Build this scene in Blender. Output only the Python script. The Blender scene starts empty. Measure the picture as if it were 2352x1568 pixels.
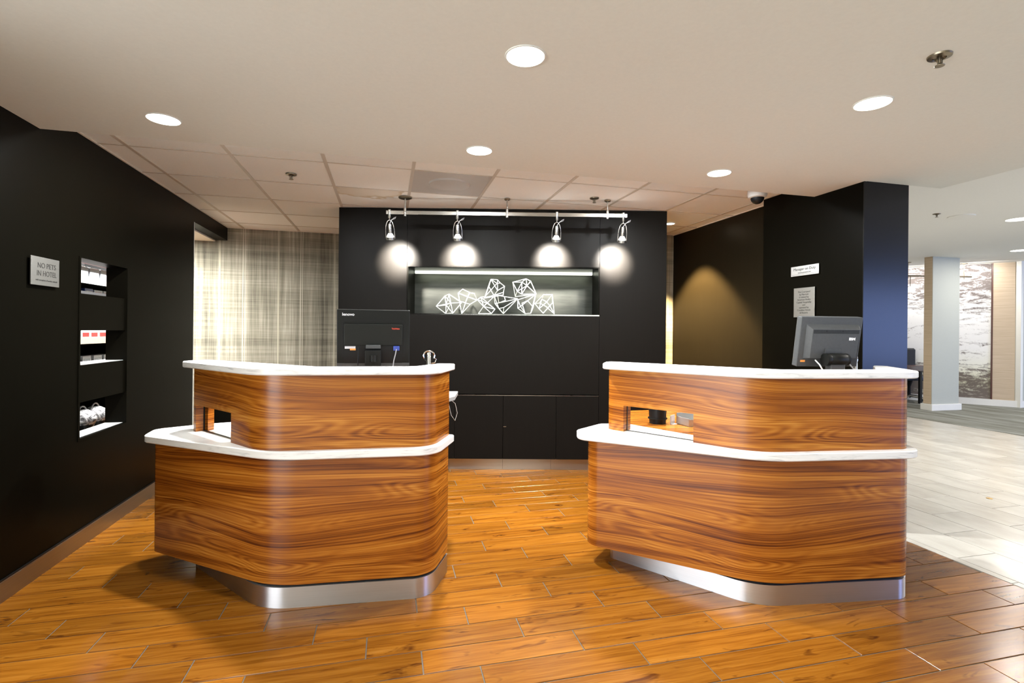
import bpy, bmesh, math, random
from mathutils import Vector, Matrix

random.seed(7)
SC = bpy.context.scene
COL = SC.collection
PI = math.pi

# ------------------------------------------------------------------ camera
CAM_H = 1.35
cam_d = bpy.data.cameras.new('camera')
cam = bpy.data.objects.new('camera', cam_d)
COL.objects.link(cam)
cam_d.sensor_width = 36.0
cam_d.lens = 36.0 * 1161.25 / 2352.0
cam_d.shift_y = -24.0 / 2352.0
cam_d.clip_start = 0.05
_yaw, _roll = 0.241664, -0.0094621
_f = Vector((math.sin(_yaw), math.cos(_yaw), 0))
_r = Vector((math.cos(_yaw), -math.sin(_yaw), 0))
_d = _f.cross(_r)
_x = _r * math.cos(_roll) + _d * math.sin(_roll)
_y = -(_d * math.cos(_roll) - _r * math.sin(_roll))
_z = -_f
cam.matrix_world = Matrix(((_x.x, _y.x, _z.x, 0), (_x.y, _y.y, _z.y, 0), (_x.z, _y.z, _z.z, CAM_H), (0, 0, 0, 1)))
SC.camera = cam

# ------------------------------------------------------------------ world, exposure, large lights
world = bpy.data.worlds.new('world')
SC.world = world
world.use_nodes = True
world.node_tree.nodes['Background'].inputs[0].default_value = (0.55, 0.68, 0.9, 1)
world.node_tree.nodes['Background'].inputs[1].default_value = 0.6
SC.view_settings.view_transform = 'Standard'
SC.view_settings.look = 'None'
SC.view_settings.gamma = 1.0
SC.view_settings.exposure = -0.7
SC.view_settings.use_curve_mapping = False


def area_light(name, loc, rot, sx, sy, energy, color, parent=None, shape='RECTANGLE', spread=None):
    l = bpy.data.lights.new(name, 'AREA')
    l.shape = shape
    l.size = sx
    if shape in ('RECTANGLE', 'ELLIPSE'):
        l.size_y = sy
    l.energy = energy
    l.color = color
    if spread:
        l.spread = spread
    o = bpy.data.objects.new(name, l)
    COL.objects.link(o)
    o.location = loc
    o.rotation_euler = rot
    if parent:
        o.parent = parent
    return o


# daylight coming in through the lobby windows behind the photographer
area_light('daylight_entrance', (-5.55, -2.0, 1.35), (0, -PI / 2, 0), 2.0, 6.8, 820, (0.90, 0.95, 1.0))
area_light('daylight_hall', (13.7, -5.95, 1.45), (PI / 2, 0, 0), 7.5, 2.4, 820, (0.32, 0.46, 1.0))

area_light('hall_side_fill', (17.9, 1.5, 1.45), (0, PI / 2, 0), 2.2, 6.0, 380, (0.9, 0.95, 1.0))  # added fill from an unseen side, brightens the hall ceiling

# ------------------------------------------------------------------ node helpers
def new_mat(name):
    m = bpy.data.materials.new(name)
    m.use_nodes = True
    nt = m.node_tree
    return m, nt, nt.nodes['Principled BSDF']


def L(nt, a, b):
    nt.links.new(a, b)


def nd(nt, t, **kw):
    n = nt.nodes.new(t)
    for k, v in kw.items():
        setattr(n, k, v)
    return n


def math_n(nt, op, a, b=None, c=None):
    n = nd(nt, 'ShaderNodeMath', operation=op)
    for i, v in enumerate((a, b, c)):
        if v is None:
            continue
        if isinstance(v, (int, float)):
            n.inputs[i].default_value = v
        else:
            L(nt, v, n.inputs[i])
    return n.outputs[0]


def combine(nt, x, y, z):
    n = nd(nt, 'ShaderNodeCombineXYZ')
    for i, v in enumerate((x, y, z)):
        if isinstance(v, (int, float)):
            n.inputs[i].default_value = v
        else:
            L(nt, v, n.inputs[i])
    return n.outputs[0]


def noise(nt, vec, scale=1.0, detail=3.0, rough=0.5, dist=0.0):
    n = nd(nt, 'ShaderNodeTexNoise')
    n.inputs['Scale'].default_value = scale
    n.inputs['Detail'].default_value = detail
    n.inputs['Roughness'].default_value = rough
    n.inputs['Distortion'].default_value = dist
    L(nt, vec, n.inputs['Vector'])
    return n.outputs['Fac']


def ramp(nt, fac, stops, interp='LINEAR'):
    n = nd(nt, 'ShaderNodeValToRGB')
    cr = n.color_ramp
    cr.interpolation = interp
    while len(cr.elements) > len(stops):
        cr.elements.remove(cr.elements[-1])
    while len(cr.elements) < len(stops):
        cr.elements.new(1.0)
    for e, (p, c) in zip(cr.elements, stops):
        e.position = p
        e.color = (c[0], c[1], c[2], 1) if not isinstance(c, (int, float)) else (c, c, c, 1)
    L(nt, fac, n.inputs[0])
    return n.outputs[0]


def mixc(nt, fac, a, b, mode='MIX'):
    n = nd(nt, 'ShaderNodeMix', data_type='RGBA', blend_type=mode)
    if isinstance(fac, (int, float)):
        n.inputs[0].default_value = fac
    else:
        L(nt, fac, n.inputs[0])
    for i, v in ((6, a), (7, b)):
        if isinstance(v, tuple):
            n.inputs[i].default_value = (v[0], v[1], v[2], 1)
        else:
            L(nt, v, n.inputs[i])
    return n.outputs[2]


def bump(nt, height, bs, strength=0.2, dist=0.002):
    b = nd(nt, 'ShaderNodeBump')
    b.inputs['Strength'].default_value = strength
    b.inputs['Distance'].default_value = dist
    L(nt, height, b.inputs['Height'])
    L(nt, b.outputs[0], bs.inputs['Normal'])


def objxyz(nt, kind='Object'):
    tc = nd(nt, 'ShaderNodeTexCoord')
    s = nd(nt, 'ShaderNodeSeparateXYZ')
    L(nt, tc.outputs[kind], s.inputs[0])
    return tc.outputs[kind], s.outputs[0], s.outputs[1], s.outputs[2]


M = {}


def plain(key, col, rough=0.5, metal=0.0, emit=None, estr=0.0, spec=None, grain=0.0, trans=0.0, coat=0.0):
    m, nt, b = new_mat(key)
    b.inputs['Base Color'].default_value = (*col, 1)
    b.inputs['Roughness'].default_value = rough
    b.inputs['Metallic'].default_value = metal
    if spec is not None:
        b.inputs['Specular IOR Level'].default_value = spec
    if emit:
        b.inputs['Emission Color'].default_value = (*emit, 1)
        b.inputs['Emission Strength'].default_value = estr
    if trans:
        b.inputs['Transmission Weight'].default_value = trans
    if coat:
        b.inputs['Coat Weight'].default_value = coat
        b.inputs['Coat Roughness'].default_value = 0.1
    if grain:
        v, x, y, z = objxyz(nt)
        n = noise(nt, v, 60, 4, 0.6)
        c = ramp(nt, n, [(0.3, tuple(k * (1 - grain) for k in col)), (0.7, tuple(min(1, k * (1 + grain)) for k in col))])
        L(nt, c, b.inputs['Base Color'])
    M[key] = m
    return m


plain('ceiling_paint', (0.68, 0.69, 0.64), 0.7, grain=0.02)
plain('hall_paint', (0.84, 0.84, 0.80), 0.7, grain=0.02)
plain('cream_paint', (0.72, 0.68, 0.58), 0.7, grain=0.02)
plain('column_paint', (0.42, 0.435, 0.39), 0.65, grain=0.02)
plain('white_trim', (0.75, 0.74, 0.70), 0.5, grain=0.02)
plain('grout_wood', (0.12, 0.10, 0.07), 0.8, grain=0.1)
plain('grout_tile', (0.30, 0.28, 0.25), 0.7, grain=0.1)
plain('black_plastic', (0.007, 0.007, 0.007), 0.4, spec=0.2)
plain('cover_plastic', (0.0115, 0.012, 0.010), 0.45, spec=0.15)
plain('dark_plastic', (0.0095, 0.0098, 0.0085), 0.42, spec=0.15)
plain('grey_plastic', (0.060, 0.062, 0.062), 0.4, grain=0.08, spec=0.3)
plain('pale_plastic', (0.62, 0.62, 0.6), 0.45, grain=0.03)
plain('work_grey', (0.30, 0.30, 0.29), 0.45, grain=0.05)
plain('chrome', (0.75, 0.74, 0.72), 0.12, 1.0)
plain('bronze', (0.25, 0.21, 0.15), 0.35, 1.0, grain=0.1)
plain('white_rod', (0.85, 0.84, 0.80), 0.4)
plain('lens_glow', (1, 1, 1), 0.4, emit=(1.0, 0.95, 0.86), estr=9.0)
plain('led_glow', (1, 1, 1), 0.4, emit=(0.93, 1.0, 0.80), estr=3.2)
plain('bulb_glow', (1, 1, 1), 0.4, emit=(1.0, 0.95, 0.88), estr=1.2)
plain('text_black', (0.02, 0.018, 0.015), 0.5)
plain('text_white', (0.8, 0.8, 0.8), 0.4)
plain('text_red', (0.55, 0.06, 0.03), 0.4)
plain('sticker_white', (0.7, 0.7, 0.72), 0.5, grain=0.05)
plain('sticker_orange', (0.8, 0.30, 0.06), 0.5)
plain('plug_blue', (0.03, 0.06, 0.32), 0.4)
plain('cable_grey', (0.30, 0.30, 0.31), 0.4)
plain('pack_white', (0.8, 0.8, 0.82), 0.3, coat=0.3)
plain('pack_red', (0.55, 0.03, 0.03), 0.3, coat=0.3)
plain('pack_blue', (0.05, 0.10, 0.35), 0.3, coat=0.3)
plain('pack_grey', (0.16, 0.17, 0.18), 0.3, coat=0.3)
plain('beige_lip', (0.55, 0.46, 0.36), 0.5, grain=0.05)
plain('table_wood', (0.07, 0.018, 0.010), 0.3, grain=0.3)
plain('chair_fabric', (0.018, 0.019, 0.022), 0.7, grain=0.2)
plain('chair_blue', (0.035, 0.045, 0.075), 0.6, grain=0.2)
plain('brass', (0.6, 0.38, 0.10), 0.3, 1.0)
plain('tile_bar', (0.52, 0.49, 0.44), 0.5, grain=0.02)
plain('vent_panel', (0.44, 0.44, 0.43), 0.6, grain=0.02)
plain('glass_frame', (0.05, 0.05, 0.055), 0.4)
plain('dark_void', (0.01, 0.01, 0.01), 0.8)

# clear window glass
m, nt, b = new_mat('window_glass')
b.inputs['Base Color'].default_value = (0.95, 0.97, 1, 1)
b.inputs['Roughness'].default_value = 0.02
b.inputs['Transmission Weight'].default_value = 1.0
b.inputs['IOR'].default_value = 1.02
M['window_glass'] = m

# dark laminate with a faint vertical brush
def laminate(key, col, rough, streak=0.35, spec=0.5, fx=130, fz=2.2, bmp=0.03):
    m, nt, b = new_mat(key)
    v, x, y, z = objxyz(nt)
    vec = combine(nt, math_n(nt, 'MULTIPLY', x, fx), math_n(nt, 'MULTIPLY', y, fx), math_n(nt, 'MULTIPLY', z, fz))
    n = noise(nt, vec, 1.0, 3, 0.6)
    c = ramp(nt, n, [(0.3, tuple(k * (1 - streak) for k in col)), (0.75, tuple(k * (1 + streak) for k in col))])
    L(nt, c, b.inputs['Base Color'])
    b.inputs['Specular IOR Level'].default_value = spec
    L(nt, math_n(nt, 'MULTIPLY_ADD', n, 0.03, rough - 0.015), b.inputs['Roughness'])
    bump(nt, n, b, bmp, 0.001)
    M[key] = m


laminate('black_laminate', (0.0022, 0.0019, 0.0011), 0.34, 0.12, 0.045)
laminate('lamplit_laminate', (0.0085, 0.0066, 0.0036), 0.36, 0.15, 0.05)  # black laminate coloured lighter and browner to strengthen the downlight's warm patch
laminate('pier_laminate', (0.0040, 0.0037, 0.0032), 0.20, 0.12, 0.26, 40, 1.0)
laminate('feature_laminate', (0.0056, 0.0047, 0.0038), 0.44, 0.12, 0.06)
laminate('niche_back', (0.020, 0.021, 0.017), 0.6, 0.3, 0.2, 4.0, 30.0)

# stainless steel, brushed along its length
def steel(key, col, rough, aniso=0.0):
    m, nt, b = new_mat(key)
    v, x, y, z = objxyz(nt)
    vec = combine(nt, math_n(nt, 'MULTIPLY', x, 3), math_n(nt, 'MULTIPLY', y, 3), math_n(nt, 'MULTIPLY', z, 260))
    n = noise(nt, vec, 1.0, 3, 0.6)
    L(nt, ramp(nt, n, [(0.2, tuple(k * 0.86 for k in col)), (0.8, col)]), b.inputs['Base Color'])
    b.inputs['Metallic'].default_value = 1.0
    L(nt, math_n(nt, 'MULTIPLY_ADD', n, 0.10, rough - 0.05), b.inputs['Roughness'])
    if aniso:
        tg_ = nd(nt, 'ShaderNodeTangent', direction_type='UV_MAP', uv_map='UVMap')
        b.inputs['Anisotropic'].default_value = aniso
        b.inputs['Anisotropic Rotation'].default_value = 0.25
        L(nt, tg_.outputs[0], b.inputs['Tangent'])
    M[key] = m


steel('steel', (0.60, 0.60, 0.61), 0.34, 0.90)
steel('steel_dull', (0.50, 0.48, 0.44), 0.36, 0.8)
steel('nickel', (0.44, 0.42, 0.38), 0.28)
steel('plaque', (0.34, 0.33, 0.30), 0.5)
steel('plaque_bright', (0.66, 0.66, 0.64), 0.5)

# walnut veneer, grain runs along U (metres)
m, nt, b = new_mat('walnut')
tc = nd(nt, 'ShaderNodeTexCoord')
sp = nd(nt, 'ShaderNodeSeparateXYZ')
L(nt, tc.outputs['UV'], sp.inputs[0])
u, v = sp.outputs[0], sp.outputs[1]
lo = noise(nt, combine(nt, math_n(nt, 'MULTIPLY', u, 0.8), math_n(nt, 'MULTIPLY', v, 2.6), 3.3), 1.0, 1.0, 0.4)
vv = math_n(nt, 'MULTIPLY_ADD', lo, 0.16, v)
lo2 = noise(nt, combine(nt, math_n(nt, 'MULTIPLY', u, 1.5), math_n(nt, 'MULTIPLY', vv, 7.5), 8.1), 1.0, 1.0, 0.3)
ring = math_n(nt, 'MULTIPLY_ADD', math_n(nt, 'SINE', math_n(nt, 'MULTIPLY', lo2, 120)), 0.5, 0.5)
rmask = ramp(nt, noise(nt, combine(nt, math_n(nt, 'MULTIPLY', u, 1.0), math_n(nt, 'MULTIPLY', v, 4.0), 5.0), 1.0, 1.0, 0.4), [(0.45, 0.0), (0.62, 1.0)])
broad = noise(nt, combine(nt, math_n(nt, 'MULTIPLY', u, 0.45), math_n(nt, 'MULTIPLY', vv, 24), 1.0), 1.0, 2.0, 0.5)
fine = noise(nt, combine(nt, math_n(nt, 'MULTIPLY', u, 0.9), math_n(nt, 'MULTIPLY', vv, 150), 7.0), 1.0, 4.0, 0.7)
s = math_n(nt, 'ADD', math_n(nt, 'MULTIPLY', math_n(nt, 'MULTIPLY', ring, rmask), 0.09), math_n(nt, 'ADD', math_n(nt, 'MULTIPLY', broad, 0.40), math_n(nt, 'MULTIPLY', fine, 0.56)))
c = ramp(nt, s, [(0.36, (0.072, 0.014, 0.0014)), (0.46, (0.230, 0.063, 0.0056)), (0.55, (0.375, 0.127, 0.0125)), (0.68, (0.54, 0.235, 0.036))])
L(nt, c, b.inputs['Base Color'])
b.inputs['Roughness'].default_value = 0.27
b.inputs['Specular IOR Level'].default_value = 0.42
M['walnut'] = m

# white solid surface with faint grey drift
m, nt, b = new_mat('solid_surface')
v, x, y, z = objxyz(nt)
n = noise(nt, combine(nt, math_n(nt, 'MULTIPLY', x, 9), math_n(nt, 'MULTIPLY', y, 9), math_n(nt, 'MULTIPLY', z, 90)), 1.0, 5, 0.6, 0.6)
L(nt, ramp(nt, n, [(0.30, (0.52, 0.52, 0.50)), (0.44, (0.78, 0.77, 0.73)), (0.8, (0.83, 0.82, 0.78))]), b.inputs['Base Color'])
b.inputs['Roughness'].default_value = 0.32
M['solid_surface'] = m

# wood-look floor planks: grain along X, colour and knots differ plank by plank
m, nt, b = new_mat('floor_plank')
v, x, y, z = objxyz(nt)
oi = nd(nt, 'ShaderNodeObjectInfo')
rnd = oi.outputs['Random']
off = math_n(nt, 'MULTIPLY', rnd, 57.0)
wob = noise(nt, combine(nt, math_n(nt, 'MULTIPLY_ADD', x, 3.0, off), math_n(nt, 'MULTIPLY', y, 10), off), 1.0, 2, 0.5)
yy = math_n(nt, 'MULTIPLY_ADD', wob, 0.035, y)
g1 = noise(nt, combine(nt, math_n(nt, 'MULTIPLY_ADD', x, 1.6, off), math_n(nt, 'MULTIPLY', yy, 34), off), 1.0, 4, 0.6)
g2 = noise(nt, combine(nt, math_n(nt, 'MULTIPLY_ADD', x, 5.0, off), math_n(nt, 'MULTIPLY', yy, 150), off), 1.0, 3, 0.6)
s = math_n(nt, 'ADD', math_n(nt, 'MULTIPLY', g1, 0.65), math_n(nt, 'MULTIPLY', g2, 0.35))
c = ramp(nt, s, [(0.30, (0.110, 0.031, 0.0025)), (0.45, (0.205, 0.068, 0.0055)), (0.58, (0.270, 0.100, 0.0100)), (0.74, (0.34, 0.145, 0.024))])
kn = noise(nt, combine(nt, math_n(nt, 'MULTIPLY_ADD', x, 4.2, math_n(nt, 'MULTIPLY', off, 1.7)), math_n(nt, 'MULTIPLY', yy, 17), off), 1.0, 3, 0.65, 0.8)
kf = ramp(nt, kn, [(0.60, 0.0), (0.72, 0.9)])
c = mixc(nt, kf, c, (0.070, 0.017, 0.002))
b.inputs['Specular IOR Level'].default_value = 0.36
tone = math_n(nt, 'MULTIPLY_ADD', rnd, 0.42, 0.70)
hsv = nd(nt, 'ShaderNodeHueSaturation')
L(nt, c, hsv.inputs['Color'])
L(nt, tone, hsv.inputs['Value'])
L(nt, hsv.outputs[0], b.inputs['Base Color'])
L(nt, math_n(nt, 'MULTIPLY_ADD', g2, 0.10, 0.17), b.inputs['Roughness'])
bump(nt, g2, b, 0.05, 0.001)
M['floor_plank'] = m

# pale stone tile of the hall
m, nt, b = new_mat('stone_tile')
v, x, y, z = objxyz(nt)
oi = nd(nt, 'ShaderNodeObjectInfo')
off = math_n(nt, 'MULTIPLY', oi.outputs['Random'], 41.0)
n = noise(nt, combine(nt, math_n(nt, 'MULTIPLY_ADD', x, 5, off), math_n(nt, 'MULTIPLY', y, 2.0), off), 1.0, 5, 0.6)
c = ramp(nt, n, [(0.3, (0.46, 0.43, 0.37)), (0.7, (0.62, 0.59, 0.53))])
hsv = nd(nt, 'ShaderNodeHueSaturation')
L(nt, c, hsv.inputs['Color'])
L(nt, math_n(nt, 'MULTIPLY_ADD', oi.outputs['Random'], 0.16, 0.90), hsv.inputs['Value'])
L(nt, hsv.outputs[0], b.inputs['Base Color'])
b.inputs['Roughness'].default_value = 0.26
M['stone_tile'] = m

# streaked grey carpet
m, nt, b = new_mat('carpet')
v, x, y, z = objxyz(nt)
n = noise(nt, combine(nt, math_n(nt, 'MULTIPLY', x, 5), math_n(nt, 'MULTIPLY', y, 0.7), 0.0), 1.0, 5, 0.65)
n2 = noise(nt, v, 300, 2, 0.5)
c = ramp(nt, n, [(0.32, (0.11, 0.105, 0.075)), (0.5, (0.20, 0.20, 0.17)), (0.7, (0.33, 0.34, 0.31))])
L(nt, c, b.inputs['Base Color'])
b.inputs['Roughness'].default_value = 0.95
bump(nt, n2, b, 0.5, 0.003)
M['carpet'] = m

# woven plaid wall covering
m, nt, b = new_mat('plaid')
v, x, y, z = objxyz(nt)


def lines(coord, scale, seed, wob=None, detail=3.0):
    return noise(nt, combine(nt, math_n(nt, 'MULTIPLY', coord, scale), seed if wob is None else math_n(nt, 'MULTIPLY_ADD', wob, 1.4, seed), seed * 1.7), 1.0, detail, 0.62)


vb = lines(x, 5.0, 2.3, None, 2.0)
vf = lines(x, 48.0, 9.1, z, 2.0)
hb = lines(z, 6.0, 4.7, None, 3.0)
hf = lines(z, 60.0, 6.2, x, 2.0)
s = math_n(nt, 'ADD', math_n(nt, 'ADD', math_n(nt, 'MULTIPLY', vb, 0.62), math_n(nt, 'MULTIPLY', hb, 0.42)),
           math_n(nt, 'ADD', math_n(nt, 'MULTIPLY', vf, 0.50), math_n(nt, 'MULTIPLY', hf, 0.30)))
c = ramp(nt, s, [(0.62, (0.055, 0.048, 0.032)), (0.86, (0.19, 0.175, 0.125)), (1.0, (0.33, 0.315, 0.25)), (1.18, (0.52, 0.50, 0.42))])
n_ramp = nt.nodes[-1]
sc_ = math_n(nt, 'MULTIPLY', s, 0.8)
c = ramp(nt, sc_, [(0.54, (0.06, 0.056, 0.040)), (0.67, (0.150, 0.142, 0.106)), (0.80, (0.25, 0.24, 0.19)), (0.94, (0.42, 0.405, 0.335))])
saw = math_n(nt, 'FRACT', math_n(nt, 'MULTIPLY_ADD', x, 1.58, 0.11))
ln = math_n(nt, 'ADD', math_n(nt, 'COMPARE', saw, 0.50, 0.006), math_n(nt, 'COMPARE', saw, 0.535, 0.004))
ln2 = math_n(nt, 'COMPARE', saw, 0.11, 0.016)
c = mixc(nt, math_n(nt, 'MULTIPLY', ln, 0.7), c, (0.62, 0.60, 0.50))
c = mixc(nt, math_n(nt, 'MULTIPLY', ln2, 0.55), c, (0.44, 0.42, 0.32))
L(nt, c, b.inputs['Base Color'])
b.inputs['Roughness'].default_value = 0.8
M['plaid'] = m

# mineral-fibre ceiling panel
m, nt, b = new_mat('ceiling_tile')
v, x, y, z = objxyz(nt)
n = noise(nt, v, 140, 4, 0.7)
oi = nd(nt, 'ShaderNodeObjectInfo')
c = ramp(nt, n, [(0.3, (0.80, 0.84, 0.84)), (0.7, (0.86, 0.89, 0.89))])
hsv = nd(nt, 'ShaderNodeHueSaturation')
L(nt, c, hsv.inputs['Color'])
L(nt, math_n(nt, 'MULTIPLY_ADD', oi.outputs['Random'], 0.08, 0.95), hsv.inputs['Value'])
L(nt, hsv.outputs[0], b.inputs['Base Color'])
b.inputs['Roughness'].default_value = 0.9
bump(nt, n, b, 0.3, 0.002)
M['ceiling_tile'] = m
# the same panel with an old water stain
m, nt, b = new_mat('ceiling_tile_stained')
v, x, y, z = objxyz(nt)
n = noise(nt, v, 140, 4, 0.7)
c = ramp(nt, n, [(0.3, (0.80, 0.84, 0.84)), (0.7, (0.86, 0.89, 0.89))])
w = noise(nt, v, 5.0, 2, 0.5)
rr = math_n(nt, 'SQRT', math_n(nt, 'ADD', math_n(nt, 'POWER', math_n(nt, 'MULTIPLY', math_n(nt, 'ADD', x, 0.02), 0.85), 2), math_n(nt, 'POWER', math_n(nt, 'ADD', y, 0.26), 2)))
st = math_n(nt, 'ADD', rr, math_n(nt, 'MULTIPLY', w, 0.30))
sf = ramp(nt, st, [(0.0, 0.45), (0.36, 0.5), (0.40, 0.85), (0.415, 0.0)])
c = mixc(nt, sf, c, (0.47, 0.37, 0.22))
L(nt, c, b.inputs['Base Color'])
b.inputs['Roughness'].default_value = 0.9
M['ceiling_tile_stained'] = m

# monochrome landscape mural
m, nt, b = new_mat('mural')
tc = nd(nt, 'ShaderNodeTexCoord')
sp = nd(nt, 'ShaderNodeSeparateXYZ')
L(nt, tc.outputs['UV'], sp.inputs[0])
u, v = sp.outputs[0], sp.outputs[1]
n1 = noise(nt, combine(nt, math_n(nt, 'MULTIPLY', u, 2.2), math_n(nt, 'MULTIPLY', v, 9.0), 0.7), 1.0, 6, 0.68, 1.4)
n2 = noise(nt, combine(nt, math_n(nt, 'MULTIPLY', u, 9.0), math_n(nt, 'MULTIPLY', v, 12.0), 2.7), 1.0, 5, 0.7, 2.5)
edge = ramp(nt, math_n(nt, 'MULTIPLY', v, 0.3636), [(0.0, 0.62), (0.22, 0.30), (0.32, 0.02), (0.62, 0.05), (0.80, 0.36), (1.0, 0.42)])
inkv = math_n(nt, 'ADD', math_n(nt, 'MULTIPLY', n1, 0.75), math_n(nt, 'ADD', math_n(nt, 'MULTIPLY', edge, 0.42), math_n(nt, 'MULTIPLY', n2, 0.30)))
ink = ramp(nt, inkv, [(0.575, 0.0), (0.70, 0.9)])
tint = ramp(nt, math_n(nt, 'MULTIPLY', v, 0.3636), [(0.0, (0.60, 0.58, 0.52)), (0.16, (0.66, 0.64, 0.45)), (0.28, (0.78, 0.77, 0.68)), (0.4, (0.80, 0.79, 0.77))])
L(nt, mixc(nt, ink, tint, (0.10, 0.07, 0.06)), b.inputs['Base Color'])
b.inputs['Roughness'].default_value = 0.8
M['mural'] = m

# horizontal-grain beige wall panel
m, nt, b = new_mat('beige_panel')
v, x, y, z = objxyz(nt)
n = noise(nt, combine(nt, math_n(nt, 'MULTIPLY', x, 2), math_n(nt, 'MULTIPLY', y, 2), math_n(nt, 'MULTIPLY', z, 40)), 1.0, 4, 0.6)
L(nt, ramp(nt, n, [(0.3, (0.47, 0.36, 0.24)), (0.7, (0.58, 0.46, 0.33))]), b.inputs['Base Color'])
b.inputs['Roughness'].default_value = 0.5
M['beige_panel'] = m

# crumpled white wrapping of the baskets
m, nt, b = new_mat('wrap')
v, x, y, z = objxyz(nt)
n = noise(nt, v, 22, 4, 0.7, 1.0)
L(nt, ramp(nt, n, [(0.40, (0.08, 0.08, 0.08)), (0.50, (0.7, 0.7, 0.7)), (0.7, (0.85, 0.85, 0.85))]), b.inputs['Base Color'])
b.inputs['Roughness'].default_value = 0.3
bump(nt, n, b, 0.8, 0.02)
M['wrap'] = m


# ------------------------------------------------------------------ mesh helpers
class MB:
    def __init__(self):
        self.v = []
        self.f = []
        self.uv = []

    def face(self, idx, uvs=None):
        self.f.append(tuple(idx))
        self.uv.append(uvs)

    def box(self, x0, x1, y0, y1, z0, z1):
        k = len(self.v)
        self.v += [(x, y, z) for z in (z0, z1) for (x, y) in ((x0, y0), (x1, y0), (x1, y1), (x0, y1))]
        for a in ((0, 3, 2, 1), (4, 5, 6, 7), (0, 1, 5, 4), (1, 2, 6, 5), (2, 3, 7, 6), (3, 0, 4, 7)):
            self.face([k + i for i in a], [(self.v[k + i][0] + self.v[k + i][1], self.v[k + i][2]) for i in a])
        return self

    def chamfer_box(self, x0, x1, y0, y1, z0, z1, c):
        """box whose four top edges are chamfered"""
        k = len(self.v)
        self.v += [(x, y, z0) for (x, y) in ((x0, y0), (x1, y0), (x1, y1), (x0, y1))]
        self.v += [(x, y, z1 - c) for (x, y) in ((x0, y0), (x1, y0), (x1, y1), (x0, y1))]
        self.v += [(x, y, z1) for (x, y) in ((x0 + c, y0 + c), (x1 - c, y0 + c), (x1 - c, y1 - c), (x0 + c, y1 - c))]
        self.face([k + i for i in (0, 3, 2, 1)])
        self.face([k + i for i in (8, 9, 10, 11)])
        for l in (0, 4):
            for i in range(4):
                j = (i + 1) % 4
                self.face([k + l + i, k + l + j, k + l + 4 + j, k + l + 4 + i])
        return self

    def obox(self, c, ax, hx, hy, hz):
        """oriented box: centre c, x axis direction ax (2d), half sizes; z up"""
        ax = Vector((ax[0], ax[1], 0)).normalized()
        ay = Vector((-ax.y, ax.x, 0))
        k = len(self.v)
        for sz in (-1, 1):
            for sx, sy in ((-1, -1), (1, -1), (1, 1), (-1, 1)):
                p = Vector(c) + ax * hx * sx + ay * hy * sy + Vector((0, 0, hz * sz))
                self.v.append(tuple(p))
        for a in ((0, 3, 2, 1), (4, 5, 6, 7), (0, 1, 5, 4), (1, 2, 6, 5), (2, 3, 7, 6), (3, 0, 4, 7)):
            self.face([k + i for i in a])
        return self

    def layers(self, rings, closed_u=True, cap=True, uvscale=True):
        """stack of equal-length rings of 3d points"""
        k = len(self.v)
        n = len(rings[0])
        cum = [0.0]
        for i in range(n):
            a, b_ = Vector(rings[0][i]), Vector(rings[0][(i + 1) % n])
            cum.append(cum[-1] + (b_ - a).length)
        vs = []
        h = 0.0
        for r in range(len(rings)):
            if r:
                h += (Vector(rings[r][0]) - Vector(rings[r - 1][0])).length
            vs.append(rings[r][0][2])
            self.v += [tuple(p) for p in rings[r]]
        for r in range(len(rings) - 1):
            for i in range(n if closed_u else n - 1):
                j = (i + 1) % n
                self.face([k + r * n + i, k + r * n + j, k + (r + 1) * n + j, k + (r + 1) * n + i],
                          [(cum[i], vs[r]), (cum[i + 1], vs[r]), (cum[i + 1], vs[r + 1]), (cum[i], vs[r + 1])])
        if cap:
            self.face([k + i for i in reversed(range(n))], [(rings[0][i][0], rings[0][i][1]) for i in reversed(range(n))])
            t = (len(rings) - 1) * n
            self.face([k + t + i for i in range(n)], [(rings[-1][i][0], rings[-1][i][1]) for i in range(n)])
        return self

    def prism(self, poly, z0, z1, bevel=0.0):
        if bevel:
            inn = offset_poly(poly, bevel)
            rg = [[(x, y, z0) for x, y in inn], [(x, y, z0 + bevel) for x, y in poly], [(x, y, z1 - bevel) for x, y in poly], [(x, y, z1) for x, y in inn]]
        else:
            rg = [[(x, y, z0) for x, y in poly], [(x, y, z1) for x, y in poly]]
        return self.layers(rg)

    def tube(self, pts, r, n=8, closed=False):
        pts = [Vector(p) for p in pts]
        rings = []
        m_ = len(pts)
        prev = None
        for i, p in enumerate(pts):
            if closed:
                t = pts[(i + 1) % m_] - pts[i - 1]
            else:
                t = pts[min(i + 1, m_ - 1)] - pts[max(i - 1, 0)]
            t.normalize()
            if prev is None:
                a = Vector((0, 0, 1)) if abs(t.z) < 0.9 else Vector((1, 0, 0))
                nx = t.cross(a).normalized()
            else:
                nx = (prev - t * prev.dot(t)).normalized()
            prev = nx
            ny = t.cross(nx)
            rr_ = r[i] if isinstance(r, (list, tuple)) else r
            rings.append([tuple(p + nx * rr_ * math.cos(2 * PI * k / n) + ny * rr_ * math.sin(2 * PI * k / n)) for k in range(n)])
        if closed:
            rings.append(rings[0])
        return self.layers(rings, cap=not closed)

    def lathe(self, prof, c=(0, 0, 0), n=24, axis=None):
        """profile of (r, h) around an axis through c"""
        ax = Vector(axis).normalized() if axis else Vector((0, 0, 1))
        a = Vector((1, 0, 0)) if abs(ax.x) < 0.9 else Vector((0, 1, 0))
        e1 = ax.cross(a).normalized()
        e2 = ax.cross(e1)
        rings = []
        for r, h in prof:
            rings.append([tuple(Vector(c) + ax * h + e1 * r * math.cos(2 * PI * k / n) + e2 * r * math.sin(2 * PI * k / n)) for k in range(n)])
        return self.layers(rings)

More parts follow.
